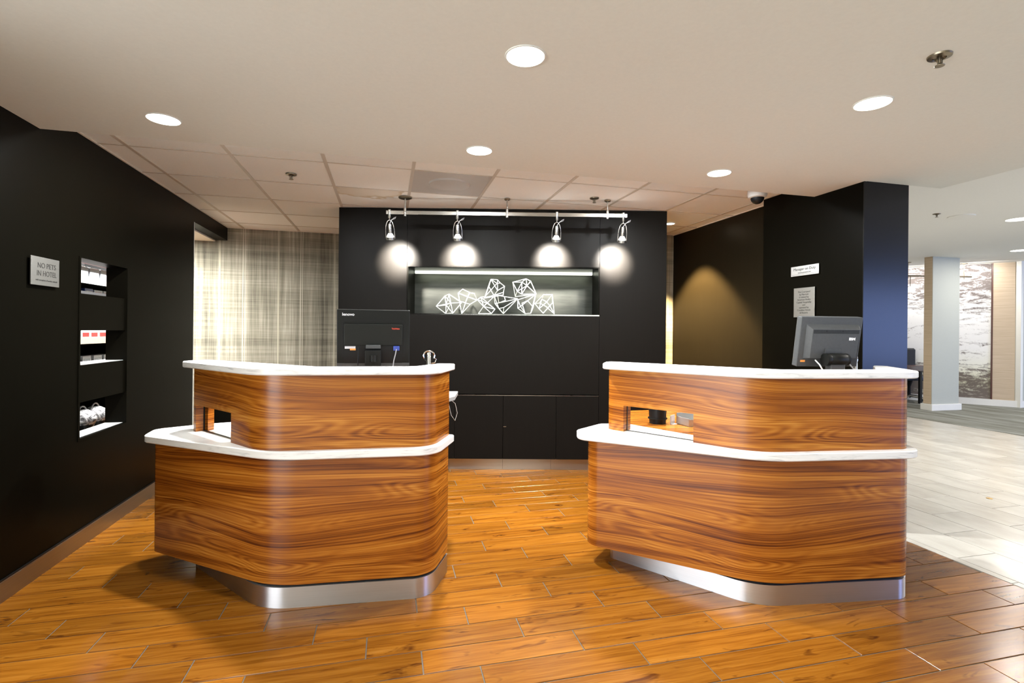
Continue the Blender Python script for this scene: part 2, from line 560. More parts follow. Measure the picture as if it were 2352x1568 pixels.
    def build(self, name, mat, parent=None, smooth=None, bevel=0.0):
        me = bpy.data.meshes.new(name)
        me.from_pydata(self.v, [], self.f)
        uvl = me.uv_layers.new(name='UVMap')
        i = 0
        for f, uv in zip(self.f, self.uv):
            for k in range(len(f)):
                if uv:
                    uvl.data[i].uv = uv[k]
                else:
                    p = self.v[f[k]]
                    uvl.data[i].uv = (p[0] + p[1], p[2])
                i += 1
        bm = bmesh.new()
        bm.from_mesh(me)
        bmesh.ops.recalc_face_normals(bm, faces=bm.faces)
        bm.to_mesh(me)
        bm.free()
        me.materials.append(M[mat])
        if smooth:
            me.shade_smooth()
            me.set_sharp_from_angle(angle=math.radians(smooth))
        o = bpy.data.objects.new(name, me)
        COL.objects.link(o)
        if parent:
            o.parent = parent
        if bevel:
            md = o.modifiers.new('bevel', 'BEVEL')
            md.width = bevel
            md.segments = 2
            md.limit_method = 'ANGLE'
        return o


def fillet(pts, closed=True, seg=10):
    """round the corners of a polyline of (x, y[, r])"""
    out = []
    n = len(pts)
    for i, p in enumerate(pts):
        r = p[2] if len(p) > 2 else 0
        P = Vector((p[0], p[1]))
        if r == 0 or (not closed and i in (0, n - 1)):
            out.append((P.x, P.y))
            continue
        A = Vector(pts[i - 1][:2])
        B = Vector(pts[(i + 1) % n][:2])
        a = (A - P).normalized()
        b_ = (B - P).normalized()
        ang = math.acos(max(-1, min(1, a.dot(b_))))
        t = min(r / math.tan(ang / 2), 0.48 * (A - P).length, 0.48 * (B - P).length)
        r = t * math.tan(ang / 2)
        C = P + (a + b_).normalized() * (r / math.sin(ang / 2))
        s = P + a * t
        e = P + b_ * t
        a0 = math.atan2(s.y - C.y, s.x - C.x)
        a1 = math.atan2(e.y - C.y, e.x - C.x)
        da = (a1 - a0 + PI) % (2 * PI) - PI
        for k in range(seg + 1):
            q = a0 + da * k / seg
            out.append((C.x + r * math.cos(q), C.y + r * math.sin(q)))
    return out


def offset_poly(poly, d, closed=True):
    """offset a CCW polygon (or path, to its left) inward by d"""
    n = len(poly)
    out = []
    for i in range(n):
        p = Vector(poly[i])
        if closed:
            a, b_ = Vector(poly[i - 1]), Vector(poly[(i + 1) % n])
            t1, t2 = (p - a), (b_ - p)
        else:
            t1 = p - Vector(poly[i - 1]) if i else Vector(poly[1]) - p
            t2 = Vector(poly[i + 1]) - p if i < n - 1 else t1
        if t1.length < 1e-7:
            t1 = t2
        if t2.length < 1e-7:
            t2 = t1
        t1.normalize()
        t2.normalize()
        n1, n2 = Vector((-t1.y, t1.x)), Vector((-t2.y, t2.x))
        bis = (n1 + n2)
        if bis.length < 1e-6:
            bis = n1
        bis.normalize()
        k = d / max(0.35, bis.dot(n1))
        out.append((p.x + bis.x * k, p.y + bis.y * k))
    return out


def thing(name, label, cat, loc=(0, 0, 0), rz=0, group=None):
    o = bpy.data.objects.new(name, None)
    o.empty_display_size = 0.1
    COL.objects.link(o)
    o.location = loc
    o.rotation_euler = (0, 0, rz)
    o['label'] = label
    o['category'] = cat
    if group:
        o['group'] = group
    return o


def tag(o, label, cat, group=None):
    o['label'] = label
    o['category'] = cat
    if group:
        o['group'] = group
    return o


def struct(o, label=None, cat=None):
    o['kind'] = 'structure'
    if label:
        o['label'] = label
    if cat:
        o['category'] = cat
    return o


def at(o, loc):
    """move an object that was modelled in world coordinates under a parent placed elsewhere"""
    o.location = Vector(loc)
    return o


def text_mesh(name, s, size, mat, parent, mw, align='CENTER', bold=0.0, space=1.0, width=None):
    cu = bpy.data.curves.new(name, 'FONT')
    cu.body = s
    cu.size = size
    cu.align_x = align
    cu.align_y = 'CENTER'
    cu.extrude = 0.0006
    cu.offset = bold
    cu.space_character = space
    cu.resolution_u = 3
    tmp = bpy.data.objects.new(name, cu)
    COL.objects.link(tmp)
    bpy.context.view_layer.update()
    me = bpy.data.meshes.new_from_object(tmp.evaluated_get(bpy.context.evaluated_depsgraph_get()))
    bpy.data.objects.remove(tmp)
    me.materials.clear()
    me.materials.append(M[mat])
    if width:
        xs = [v_.co.x for v_ in me.vertices]
        k = width / (max(xs) - min(xs))
        for v_ in me.vertices:
            v_.co.x *= k
    o = bpy.data.objects.new(name, me)
    COL.objects.link(o)
    o.parent = parent
    o.matrix_local = mw
    return o


# ------------------------------------------------------------------ main levels of the place
XL = -1.82            # room face of the left wall
SZ, TZ, HZ = 2.411, 2.521, 2.75   # soffit, suspended ceiling, hall ceiling
YS = 3.243            # rear edge of the soffit
YB = 6.52             # plaid wall
XE = 3.315            # edge of wood floor / stone floor

# ---- floors
YF = 2.753 - 0.1491 * 12      # the wood floor stops behind the camera, unseen pale stone added for neutral bounce
fl = struct(MB().box(-5.6, XE, YF, 6.6, -0.12, -0.003).build('floor', 'grout_wood'), 'orange wood plank floor of the lobby', 'floor')
PW, PL, SH = 0.1491, 0.6752, 0.6752 / 3
GAP = 0.0026
cands = []
rest = MB()
for k in range(-26, 12):
    y1 = 2.753 - PW * k
    y0 = y1 - PW
    x = -1.425 + SH * k
    x -= math.ceil((x + 5.6) / PL) * PL
    while x < XE:
        a, b_ = max(x, -5.6), min(x + PL, XE)
        if b_ - a > 0.02:
            cands.append((a, b_, y0, y1))
        x += PL
meshes = {}


def plank_mesh(w, h, name, mat):
    key = (round(w, 3), round(h, 3), name)
    if key not in meshes:
        o = MB().chamfer_box(-w / 2 + GAP, w / 2 - GAP, -h / 2 + GAP, h / 2 - GAP, -0.012, 0, 0.0012).build(name, mat)
        meshes[key] = o.data
        bpy.data.objects.remove(o)
    return meshes[key]


for a, b_, y0, y1 in cands:
    cx_, cy_ = (a + b_) / 2, (y0 + y1) / 2
    if cx_ > XL - 0.3 and 0.9 < cy_ < 5.2:
        o = bpy.data.objects.new('plank', plank_mesh(b_ - a, PW, 'plank', 'floor_plank'))
        COL.objects.link(o)
        o.location = (cx_, cy_, 0)
        o.parent = fl
    else:
        rest.chamfer_box(a + GAP, b_ - GAP, y0 + GAP, y1 - GAP, -0.012, 0, 0.0012)
o = rest.build('planks', 'floor_plank', fl)
o['kind'] = 'stuff'

fh = struct(MB().box(XE, 8.33, -6, 12, -0.12, -0.003).build('floor_hall', 'grout_tile'), 'pale stone tile floor of the hall', 'floor')
rest = MB()
for c_ in range(-1, 17):
    x0 = 3.373 + 0.307 * c_ if c_ >= 0 else XE + 0.002
    x1 = min(3.373 + 0.307 * (c_ + 1), 8.33)
    y = 2.327 + (0.305 if c_ % 2 else 0) - 0.61 * 14
    while y < 12:
        cy_ = y + 0.305
        if x1 - x0 > 0.02:
            if 1.2 < cy_ < 6.9 and cy_ > x0 * 0.55:
                o = bpy.data.objects.new('tile', plank_mesh(x1 - x0, 0.61, 'tile', 'stone_tile'))
                COL.objects.link(o)
                o.location = ((x0 + x1) / 2, cy_, 0)
                o.parent = fh
            else:
                rest.chamfer_box(x0 + GAP, x1 - GAP, y + GAP, y + 0.61 - GAP, -0.012, 0, 0.0012)
        y += 0.61
o = rest.build('tiles', 'stone_tile', fh)
o['kind'] = 'stuff'
fb_ = struct(MB().box(-5.6, XE, -6, YF, -0.12, -0.003).build('floor_entrance', 'grout_tile'), 'unseen entrance floor, pale stone tile added to bounce neutral light', 'floor')
rest = MB()
x = -5.6
while x < XE - 0.02:
    y = YF
    while y > -6:
        rest.chamfer_box(x + GAP, min(x + 0.61, XE) - GAP, max(y - 0.305, -6) + GAP, y - GAP, -0.012, 0, 0.0012)
        y -= 0.305
    x += 0.61
o = rest.build('tiles', 'stone_tile', fb_)
o['kind'] = 'stuff'
struct(MB().box(8.33, 18, -6, 12, -0.12, 0.004).build('floor_carpet', 'carpet'), 'grey streaked carpet beyond the stone tiles', 'floor')

# ---- ceilings
sof = MB()
sof.prism([(-5.6, -6), (3.88, -6), (3.88, 2.815), (3.22, 2.815), (3.22, YS), (XL, YS), (XL, 1.9), (-5.6, 1.9)], SZ, 2.80)
struct(sof.build('ceiling', 'ceiling_paint'), 'smooth cream lowered ceiling over the desks', 'ceiling')
struct(MB().box(3.45, 18, -6, 12, HZ, 2.85).build('ceiling_hall', 'hall_paint'), 'white ceiling of the hall', 'ceiling')
cg = struct(MB().box(XL - 0.13, 3.59, YS, YB + 0.1, TZ + 0.03, TZ + 0.08).build('ceiling_grid', 'tile_bar'), 'suspended tile ceiling behind the lowered ceiling', 'ceiling')
GX = [XL] + [-1.645 + 0.6055 * k for k in range(9)] + [3.353]
GY = [YS] + [3.77 + 0.607 * k for k in range(5)] + [YB]
BW = 0.012
P0 = (-0.46, 5.111)
FD = Vector((3.073, -0.724)).normalized()
FN = Vector((-FD.y, FD.x))          # points away from the camera


def fpt(s, dep, z):
    q = Vector(P0) + FD * s + FN * dep
    return (q.x, q.y, z)


for i in range(len(GX) - 1):
    for j in range(len(GY) - 1):
        x0, x1, y0, y1 = GX[i], GX[i + 1], GY[j], GY[j + 1]
        if x1 - x0 < 0.02 or y1 - y0 < 0.02:
            continue
        nm, mt = 'ceiling_panel', 'ceiling_tile'
        if i == 4 and j == 1:
            nm, mt = 'vent_panel', 'vent_panel'
        elif i == 3 and j == 2:
            mt = 'ceiling_tile_stained'
        key = (round(x1 - x0, 3), round(y1 - y0, 3), mt)
        if key not in meshes:
            w, h = (x1 - x0) / 2, (y1 - y0) / 2
            o = MB().box(-w + 0.005, w - 0.005, -h + 0.005, h - 0.005, 0.004, 0.02).build(nm, mt)
            meshes[key] = o.data
            bpy.data.objects.remove(o)
        o = bpy.data.objects.new(nm, meshes[key])
        COL.objects.link(o)
        o.location = ((x0 + x1) / 2, (y0 + y1) / 2, TZ)
        o.parent = cg
        if nm == 'vent_panel':
            rg = MB().lathe([(0.17, 0.006), (0.16, -0.006), (0.13, -0.010), (0.10, -0.004), (0.0001, -0.003)], n=32).build('vent_ring', 'vent_panel', o, 40)
for x in GX[1:-1]:
    o = MB().box(x - BW, x + BW, YS, YB, TZ, TZ + 0.025).build('grid_bar', 'tile_bar', cg)
for y in GY[1:-1]:
    o = MB().box(XL, 3.353, y - BW * 0.6, y + BW * 0.6, TZ + 0.001, TZ + 0.025).build('grid_bar', 'tile_bar', cg)
for x0, x1 in ((XL, XL + 0.014), (3.339, 3.353)):
    MB().box(x0, x1, YS, YB, TZ - 0.002, TZ + 0.025).build('edge_trim', 'white_trim', cg)
MB().box(XL, 1.7, YB - 0.014, YB, TZ - 0.002, TZ + 0.025).build('edge_trim', 'white_trim', cg)

# ---- left wall with its framed display slots
YW0, YW1 = 1.9, 5.475
XT = -1.948
wl = MB()
FY0, FY1, FZ0, FZ1 = 3.605, 4.208, 0.652, 1.780
wl.box(XT, XL, YW0, FY0, 0, HZ)
wl.box(XT, XL, FY1, YW1, 0, HZ)
wl.box(XT, XL, FY0, FY1, 0, FZ0)
wl.box(XT, XL, FY0, FY1, FZ1, HZ)
wl.box(XT, XL, YW1, YB, 2.373, HZ)
wlo = struct(wl.build('wall_left', 'black_laminate'), 'black laminate wall with three display slots', 'wall')
MB().box(XT, XL + 0.004, FY0, FY0 + 0.018, FZ0, FZ1).build('slot_frame', 'black_laminate', wlo)
MB().box(XT, XL + 0.004, FY1 - 0.018, FY1, FZ0, FZ1).build('slot_frame', 'black_laminate', wlo)
MB().box(XT, XL + 0.004, FY0 + 0.018, FY1 - 0.018, FZ0, FZ0 + 0.016).build('slot_frame', 'black_laminate', wlo)
MB().box(XT, XL + 0.004, FY0 + 0.018, FY1 - 0.018, FZ1 - 0.008, FZ1).build('slot_frame', 'black_laminate', wlo)
for z0, z1 in ((1.329, 1.556), (0.886, 1.115)):
    MB().box(XT, XL - 0.006, FY0 + 0.018, FY1 - 0.018, z0, z1).build('slot_panel', 'black_laminate', wlo)
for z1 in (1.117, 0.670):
    MB().box(XT, XL - 0.02, FY0 + 0.018, FY1 - 0.018, z1 - 0.002, z1).build('lit_slot_sill', 'pale_plastic', wlo)  # pale boards stand in for shop light on the dark sills
MB().box(XT, XL + 0.003, YW1, YW1 + 0.003, 0, 2.373).build('corner_trim', 'cream_paint', wlo)
struct(MB().box(XL, XL + 0.006, YW0, YW1, 0.0, 0.098).box(XL, XL + 0.004, YW0, YW1, 0.098, 0.104).build('baseboard_left', 'steel_dull'))
struct(MB().box(XL, XL + 0.007, YW0, YW1, 0.104, 0.112).build('trim_1', 'black_plastic'))
# passage beyond the left wall
struct(MB().box(-5.5, XT, YW0, YB, 2.358, 2.42).build('ceiling_passage', 'cream_paint'), 'low cream ceiling of the side passage', 'ceiling')
struct(MB().box(-5.6, XL, YW0 - 0.1, YW0, 0, HZ).build('wall_partition', 'cream_paint'))
struct(MB().box(-4.3, -4.2, YW0, YB, 0, 2.36).build('wall_passage', 'cream_paint'))
# plaid wall, its two runs
struct(MB().box(-4.3, 1.7, YB, YB + 0.1, 0, HZ).build('wall_back', 'plaid'), 'grey plaid fabric wall behind the desks', 'wall')
struct(MB().box(1.6, 3.6, 5.476, 5.57, 0, HZ).build('wall_back_right', 'plaid'), 'sliver of grey plaid wall beside the black feature wall', 'wall')
# right wall and pier
struct(MB().box(3.353, 3.59, 3.787, 5.6, 0, HZ).build('wall_right', 'lamplit_laminate'), 'black laminate wall behind the right desk', 'wall')
struct(MB().box(3.20, 3.59, 2.825, 3.787, 0, HZ).build('wall_pier', 'black_laminate'), 'black laminate pier carrying the two notice plates', 'wall')
MB().box(3.198, 3.592, 2.819, 2.825, 0.098, HZ).build('front_panel', 'pier_laminate', bpy.data.objects['wall_pier'])
struct(MB().box(3.19, 3.596, 2.815, 3.787, 0, 0.098).build('baseboard_pier', 'steel_dull'))
struct(MB().box(3.345, 3.353, 3.79, 5.476, 0, 0.098).build('baseboard_right', 'steel_dull'))
# outer shell of the lobby, behind and beside the camera
sh = MB()
sh.box(-5.7, -5.6, -6, -5.4, 0, HZ).box(-5.7, -5.6, 1.4, 1.9, 0, HZ).box(-5.7, -5.6, -5.4, 1.4, 0, 0.35).box(-5.7, -5.6, -5.4, 1.4, 2.35, HZ)
struct(sh.build('wall_entrance', 'cream_paint'))
sh = MB()
sh.box(-5.7, 10, -6.1, -6.0, 0, HZ).box(17.5, 18, -6.1, -6.0, 0, HZ).box(10, 17.5, -6.1, -6.0, 0, 0.25).box(10, 17.5, -6.1, -6.0, 2.65, HZ)
struct(sh.build('wall_front', 'cream_paint'))
struct(MB().box(18, 18.1, -6.1, -1.5, 0, HZ).box(18, 18.1, 4.5, 12, 0, HZ).box(18, 18.1, -1.5, 4.5, 0, 0.35).box(18, 18.1, -1.5, 4.5, 2.55, HZ).build('wall_hall', 'cream_paint'))
struct(MB().box(18.05, 18.056, -1.5, 4.5, 0.35, 2.55).build('added_window', 'window_glass'))  # unseen window added to go with the side fill light
struct(MB().box(3.45, 18, 12, 12.1, 0, HZ).build('wall_hall_end', 'cream_paint'))
struct(MB().box(3.45, 3.59, 5.6, 12, 0, HZ).build('wall_hall_side', 'cream_paint'))
w1 = struct(MB().box(-5.66, -5.654, -5.4, 1.4, 0.35, 2.35).build('window_1', 'window_glass'))
for y in (-5.4, -3.7, -2.0, -0.3, 1.36):
    MB().box(-5.68, -5.62, y, y + 0.04, 0.35, 2.35).build('mullion', 'glass_frame', w1)
w2 = struct(MB().box(10, 17.5, -6.06, -6.054, 0.25, 2.65).build('window_2', 'window_glass'))
for x in (10, 12.5, 15, 17.46):
    MB().box(x, x + 0.04, -6.09, -6.03, 0.25, 2.65).build('mullion', 'glass_frame', w2)

# ---- black feature wall with niche and low cupboards, turned 13 degrees
FW = 3.157
wf = struct(bpy.data.objects.new('wall_feature', None), 'free-standing black feature wall with a lit niche', 'wall')
COL.objects.link(wf)
wf.location = (P0[0], P0[1], 0)
wf.rotation_euler = (0, 0, math.atan2(FD.y, FD.x))
NS0, NS1, NZ0, NZ1 = 0.656, 2.511, 1.512, 1.960
ND = 0.35
body = MB()
body.box(0, FW, ND + 0.012, 0.45, 0, TZ)
body.box(0.0, NS0, 0.03, ND + 0.012, 0.115, TZ).box(NS1, FW, 0.03, ND + 0.012, 0.115, TZ)
body.box(NS0, NS1, 0.03, ND + 0.012, 0.115, NZ0 - 0.012).box(NS0, NS1, 0.03, ND + 0.012, NZ1 + 0.012, TZ)
body.build('core', 'black_laminate', wf)
for s0, s1, z0, z1 in ((0, NS0 - 0.0015, 0.115, TZ), (NS1 + 0.0015, FW, 0.115, TZ), (NS0 + 0.0015, NS1 - 0.0015, NZ1, TZ), (NS0 + 0.0015, NS1 - 0.0015, 0.742, NZ0)):
    MB().box(s0, s1, 0, 0.03, z0, z1).build('wall_panel', 'feature_laminate', wf)
dx = [NS0 + 0.0015, 1.125, 1.591, 2.103, NS1]
for a, b_ in zip(dx[:-1], dx[1:]):
    d_ = MB().box(a + 0.0015, b_ - 0.0015, -0.004, 0.03, 0.118, 0.726).build('cupboard_door', 'feature_laminate', wf, bevel=0.0015)
    if abs(a - 1.591) < 0.01:
        MB().box(a + 0.004, a + 0.032, -0.010, -0.004, 0.428, 0.433).build('door_pull', 'nickel', d_)
MB().box(NS0, NS1, -0.006, 0.03, 0.728, 0.733).build('cupboard_top_edge', 'nickel', wf)
for a, b_ in ((0.0, 1.066), (1.068, 1.590), (1.592, 2.06), (2.062, FW)):
    MB().box(a, b_, 0.07, 0.09, 0.0, 0.112).build('toe_plate', 'steel_dull', wf)
# niche lining
MB().box(NS0, NS1, ND, ND + 0.012, NZ0, NZ1).build('niche_back_panel', 'niche_back', wf)
MB().box(NS0 - 0.0, NS0 + 0.012, 0.0, ND, NZ0, NZ1).build('niche_side', 'black_laminate', wf)
MB().box(NS1 - 0.012, NS1, 0.0, ND, NZ0, NZ1).build('niche_side', 'black_laminate', wf)
MB().box(NS0, NS1, 0.0, ND, NZ0 - 0.012, NZ0).build('niche_shelf', 'column_paint', wf)
MB().box(NS0, NS1, 0.0, ND, NZ1, NZ1 + 0.012).build('niche_head', 'black_laminate', wf)
MB().box(NS0 + 0.02, NS1 - 0.02, ND - 0.05, ND - 0.012, NZ1 - 0.030, NZ1 - 0.002).build('niche_light', 'led_glow', wf)
nl = area_light('niche_led', ((NS0 + NS1) / 2, ND - 0.06, NZ1 - 0.034), (0.15, 0, 0), 1.72, 0.05, 8.0, (0.93, 1.0, 0.82), wf)

# ------------------------------------------------------------------ reception desks
Z_TOE, Z_B0, Z_LC0, Z_LC1, Z_UC0, Z_UC1, Z_OP = 0.100, 0.115, 0.724, 0.764, 1.128, 1.163, 0.916


def strip(mb, path, inner, i0, i1, cum, z0, z1):
    k = len(mb.v)
    n = i1 - i0 + 1
    for z in (z0, z1):
        mb.v += [(path[i][0], path[i][1], z) for i in range(i0, i1 + 1)]
    for z in (z0, z1):
        mb.v += [(inner[i][0], inner[i][1], z) for i in range(i0, i1 + 1)]
    for a in range(n - 1):
        c0, c1 = cum[i0 + a], cum[i0 + a + 1]
        uo = [(c0, z0), (c1, z0), (c1, z1), (c0, z1)]
        mb.face([k + a, k + a + 1, k + n + a + 1, k + n + a], uo)
        mb.face([k + 2 * n + a + 1, k + 2 * n + a, k + 3 * n + a, k + 3 * n + a + 1], [(c1, z0), (c0, z0), (c0, z1), (c1, z1)])
        mb.face([k + n + a, k + n + a + 1, k + 3 * n + a + 1, k + 3 * n + a], [(c0, z1), (c1, z1), (c1, z1 + 0.08), (c0, z1 + 0.08)])
        mb.face([k + a + 1, k + a, k + 2 * n + a, k + 2 * n + a + 1], [(c1, z0), (c0, z0), (c0, z0 - 0.08), (c1, z0 - 0.08)])
    for a, fl_ in ((0, 1), (n - 1, 0)):
        q = [k + a, k + n + a, k + 3 * n + a, k + 2 * n + a]
        uvq = [(cum[i0 + a], z0), (cum[i0 + a], z1), (cum[i0 + a] + 0.085, z1), (cum[i0 + a] + 0.085, z0)]
        mb.face(q if fl_ else q[::-1], uvq if fl_ else uvq[::-1])


def make_desk(label, D, base):
    t = thing('reception_desk', label, 'desk', (base[0], base[1], 0), 0, 'walnut reception desks')

    def loc(poly):
        return [(p[0] - base[0], p[1] - base[1]) + tuple(p[2:]) for p in poly]

    MB().prism(offset_poly(fillet(loc(D['toe'])), -0.003), 0, Z_TOE).build('plinth', 'steel', t, 30)
    bd = fillet(loc(D['body']))
    MB().prism(offset_poly(fillet(loc(D['toe'])), 0.010), Z_TOE, Z_B0).build('shadow_gap', 'black_plastic', t, 30)
    MB().prism(bd, Z_B0, Z_LC0, 0.0).build('lower_body', 'walnut', t, 30)
    MB().prism(fillet(loc(D['lower_top'])), Z_LC0, Z_LC1, 0.005).build('lower_counter', 'solid_surface', t, 35)
    # upper screen wall with the pass-through opening
    path = fillet(loc(D['upper']), closed=False, seg=12)
    o0 = Vector(loc([D['open'][0]])[0])
    o1 = Vector(loc([D['open'][1]])[0])
    # insert the opening ends into the path
    def insert(path, q):
        best = None
        for i in range(len(path) - 1):
            a, b_ = Vector(path[i]), Vector(path[i + 1])
            ab = b_ - a
            if ab.length < 1e-6:
                continue
            s = max(0.001, min(0.999, (q - a).dot(ab) / ab.length_squared))
            c = a + ab * s
            dd = (c - q).length
            if best is None or dd < best[0]:
                best = (dd, i, c)
        _, i, c = best
        path.insert(i + 1, (c.x, c.y))
        return i + 1
    ia = insert(path, o0)
    ib = insert(path, o1)
    inner = offset_poly(path, 0.085, closed=False)
    cum = [0.0]
    for i in range(1, len(path)):
        cum.append(cum[-1] + (Vector(path[i]) - Vector(path[i - 1])).length)
    mb = MB()
    strip(mb, path, inner, 0, len(path) - 1, cum, Z_OP, Z_UC0)
    strip(mb, path, inner, 0, ia, cum, Z_LC1, Z_OP)
    strip(mb, path, inner, ib, len(path) - 1, cum, Z_LC1, Z_OP)
    mb.build('upper_body', 'walnut', t, 30)
    # sliding-screen track in the opening
    mid = [((path[i][0] + inner[i][0]) / 2, (path[i][1] + inner[i][1]) / 2) for i in (ia, ib)]
    dv = Vector(mid[1]) - Vector(mid[0])
    cm = (Vector(mid[0]) + Vector(mid[1])) / 2
    MB().obox((cm.x, cm.y, Z_LC1 + 0.001), dv, dv.length / 2, 0.011, 0.001).build('slide_track', 'nickel', t)
    MB().obox((cm.x, cm.y, Z_LC1 + 0.0022), dv, dv.length / 2, 0.0038, 0.0014).build('track_slot', 'black_plastic', t)
    e = Vector(mid[0]) + dv.normalized() * 0.001
    MB().obox((e.x, e.y, (Z_LC1 + Z_OP) / 2), dv, 0.0012, 0.004, (Z_OP - Z_LC1) / 2 - 0.002).build('jamb_slot', 'black_plastic', t)
    MB().prism(fillet(loc(D['upper_top'])), Z_UC0, Z_UC1, 0.005).build('upper_counter', 'solid_surface', t, 35)
    MB().prism(fillet(loc(D['work'])), 0.928, 0.95).build('work_surface', 'work_grey', t)
    if 'shelf' in D:
        MB().prism(fillet(loc(D['shelf'])), 0.735, 0.757).build('rear_shelf', 'walnut', t)
    return t


LEFT = dict(
    body=[(-1.250, 3.190, .05), (-.53, 2.624, .45), (.225, 2.575, .13), (.340, 2.838, .01), (.16, 2.93, .02), (-.35, 2.96, .05), (-.95, 3.43, .05), (-1.235, 3.325, .06)],
    toe=[(-1.05, 3.222, .02), (-.575, 2.642, .3), (.222, 2.580, .13), (.336, 2.838, .01), (.15, 2.92, .02), (-.4, 2.95, .03), (-.85, 3.36, .03)],
    lower_top=[(-1.285, 3.150, .07), (-.525, 2.592, .45), (.245, 2.543, .14), (.372, 2.846, .01), (.20, 2.93, .01), (-.35, 2.93, .05), (-.80, 3.30, .05), (-.93, 3.50, .03), (-1.10, 3.45, .2), (-1.305, 3.335, .08)],
    upper=[(-1.042, 3.292), (-1.074, 3.235, .03), (-.585, 2.628, .28), (.225, 2.575, .13), (.340, 2.838)],
    open=[(-1.046, 3.2), (-.776, 2.864)],
    upper_top=[(-1.13, 3.22, .05), (-.600, 2.592, .28), (.245, 2.535, .13), (.372, 2.845, .005), (.285, 2.885, .005), (.14, 2.665, .08), (-.34, 2.70, .05), (-1.02, 3.345, .04), (-1.09, 3.33, .05)],
    work=[(-.45, 2.76), (.16, 2.70), (.40, 3.06), (.455, 3.315, .01), (-.25, 3.45)])
RIGHT = dict(
    body=[(1.115, 2.768, .09), (1.815, 2.112, .45), (2.615, 2.022, .10), (2.80, 2.385, .01), (2.62, 2.47, .02), (2.05, 2.47, .05), (1.50, 2.93, .05), (1.34, 2.98, .03)],
    toe=[(1.300, 2.81, .03), (1.79, 2.132, .30), (2.612, 2.026, .10), (2.795, 2.385, .01), (2.6, 2.45, .02), (2.05, 2.45, .03), (1.5, 2.90, .03)],
    lower_top=[(1.075, 2.745, .10), (1.810, 2.080, .45), (2.640, 1.985, .11), (2.835, 2.385, .01), (2.66, 2.47, .01), (2.08, 2.40, .05), (1.76, 2.47, .03), (1.51, 2.95, .03), (1.33, 3.01, .06), (1.105, 2.845, .06)],
    upper=[(1.395, 2.965), (1.295, 2.825, .06), (1.774, 2.125, .28), (2.615, 2.028, .09), (2.80, 2.385)],
    open=[(1.359, 2.738), (1.593, 2.391)],
    upper_top=[(1.245, 2.80, .06), (1.765, 2.10, .28), (2.65, 1.99, .14), (2.90, 2.40, .03), (2.845, 2.44, .02), (2.56, 2.165, .05), (2.0, 2.23, .05), (1.40, 2.955, .04), (1.34, 2.955, .04)],
    work=[(1.98, 2.24), (2.55, 2.17), (2.80, 2.40), (2.92, 2.70), (2.15, 2.85)],
    shelf=[(1.50, 3.0), (1.54, 2.93), (1.78, 2.47), (2.3, 2.45), (2.9, 2.72), (2.7, 3.5), (1.66, 3.5)])
make_desk('two-tier walnut reception desk nearer the plaid wall and black display wall', LEFT, (-0.45, 2.95))
make_desk('two-tier walnut reception desk nearer the pier and the pale stone floor', RIGHT, (1.95, 2.45))

# ------------------------------------------------------------------ ceiling fittings
def downlight(label, x, y, z, energy, group, r=0.073, col=(0.95, 0.98, 1.0)):
    t = thing('downlight', label, 'light', (x, y, z), 0, group)
    MB().lathe([(r + 0.007, 0.0), (r + 0.006, -0.003), (r + 0.001, -0.004), (r, -0.002), (r, 0.02)], n=32).build('trim_ring', 'ceiling_paint', t, 40)
    MB().lathe([(r, 0.001), (r, -0.003), (0.0001, -0.004)], n=32).build('lens', 'lens_glow', t, 40)
    area_light('downlight_lamp', (0, 0, -0.012), (0, 0, 0), 2 * r * 0.62, 0, energy, col, t, 'DISK')
    return t


DLE = 30
g_ = 'recessed ceiling downlights'
downlight('large round downlight nearest the camera at top centre of the cream ceiling', 0.508, 1.885, SZ, DLE, g_)
downlight('round downlight in the cream ceiling nearest the black display wall', -1.116, 2.925, SZ, DLE, g_)
downlight('round downlight in the cream ceiling centred between the two desks, near the ceiling edge', 0.516, 2.94, SZ, DLE * 1.5, g_)
downlight('round downlight above the rear of the right desk near the dome camera', 2.127, 2.93, SZ, DLE, g_)
downlight('round downlight in the cream ceiling at right, nearest the front sprinkler', 2.154, 1.86, SZ, DLE, g_)
dl = downlight('small downlight in the tile ceiling beside the feature wall edge', 2.94, 4.88, TZ, 2, g_, 0.05, (1.0, 0.80, 0.55))
l = bpy.data.lights.new('narrow_lamp', 'SPOT')
l.energy, l.color, l.spot_size, l.spot_blend, l.shadow_soft_size = 2800, (1.0, 0.70, 0.34), math.radians(90), 0.35, 0.03
lo_ = bpy.data.objects.new('narrow_lamp', l)
COL.objects.link(lo_)
lo_.parent = dl
lo_.location = (0, 0, -0.02)
for x, lb in ((-0.95, 'left'), (0.5, 'middle'), (1.95, 'right')):  # unseen lamps added to brighten the plaid wall and rear floor
    downlight(lb + ' of three added unseen downlights above the edge of the lowered ceiling', x, 3.40, TZ, 155, g_)
hg = 'hall ceiling downlights'
downlight('round hall downlight nearer the lowered ceiling, cut by the picture edge', 7.35, 4.44, HZ, 46, hg, 0.12, (1.0, 0.95, 0.88))
downlight('round hall downlight further back above the beige panel', 10.05, 6.05, HZ, 46, hg, 0.12, (1.0, 0.95, 0.88))
# further unseen hall lamps, added to light the stone floor
downlight('added unseen hall downlight on the right', 6.0, 2.6, HZ, 105, hg, 0.12, (1.0, 0.95, 0.88))
downlight('hall downlight hidden behind the black pier', 5.4, 5.2, HZ, 46, hg, 0.12, (1.0, 0.95, 0.88))
for x, y in ((7.8, 2.2), (8.8, 0.2), (11.5, 3.5), (6.2, 7.6)):  # added out of view so the floor bounces more light upward
    downlight('added unseen hall downlight', x, y, HZ, 60, hg, 0.12, (1.0, 0.97, 0.92))
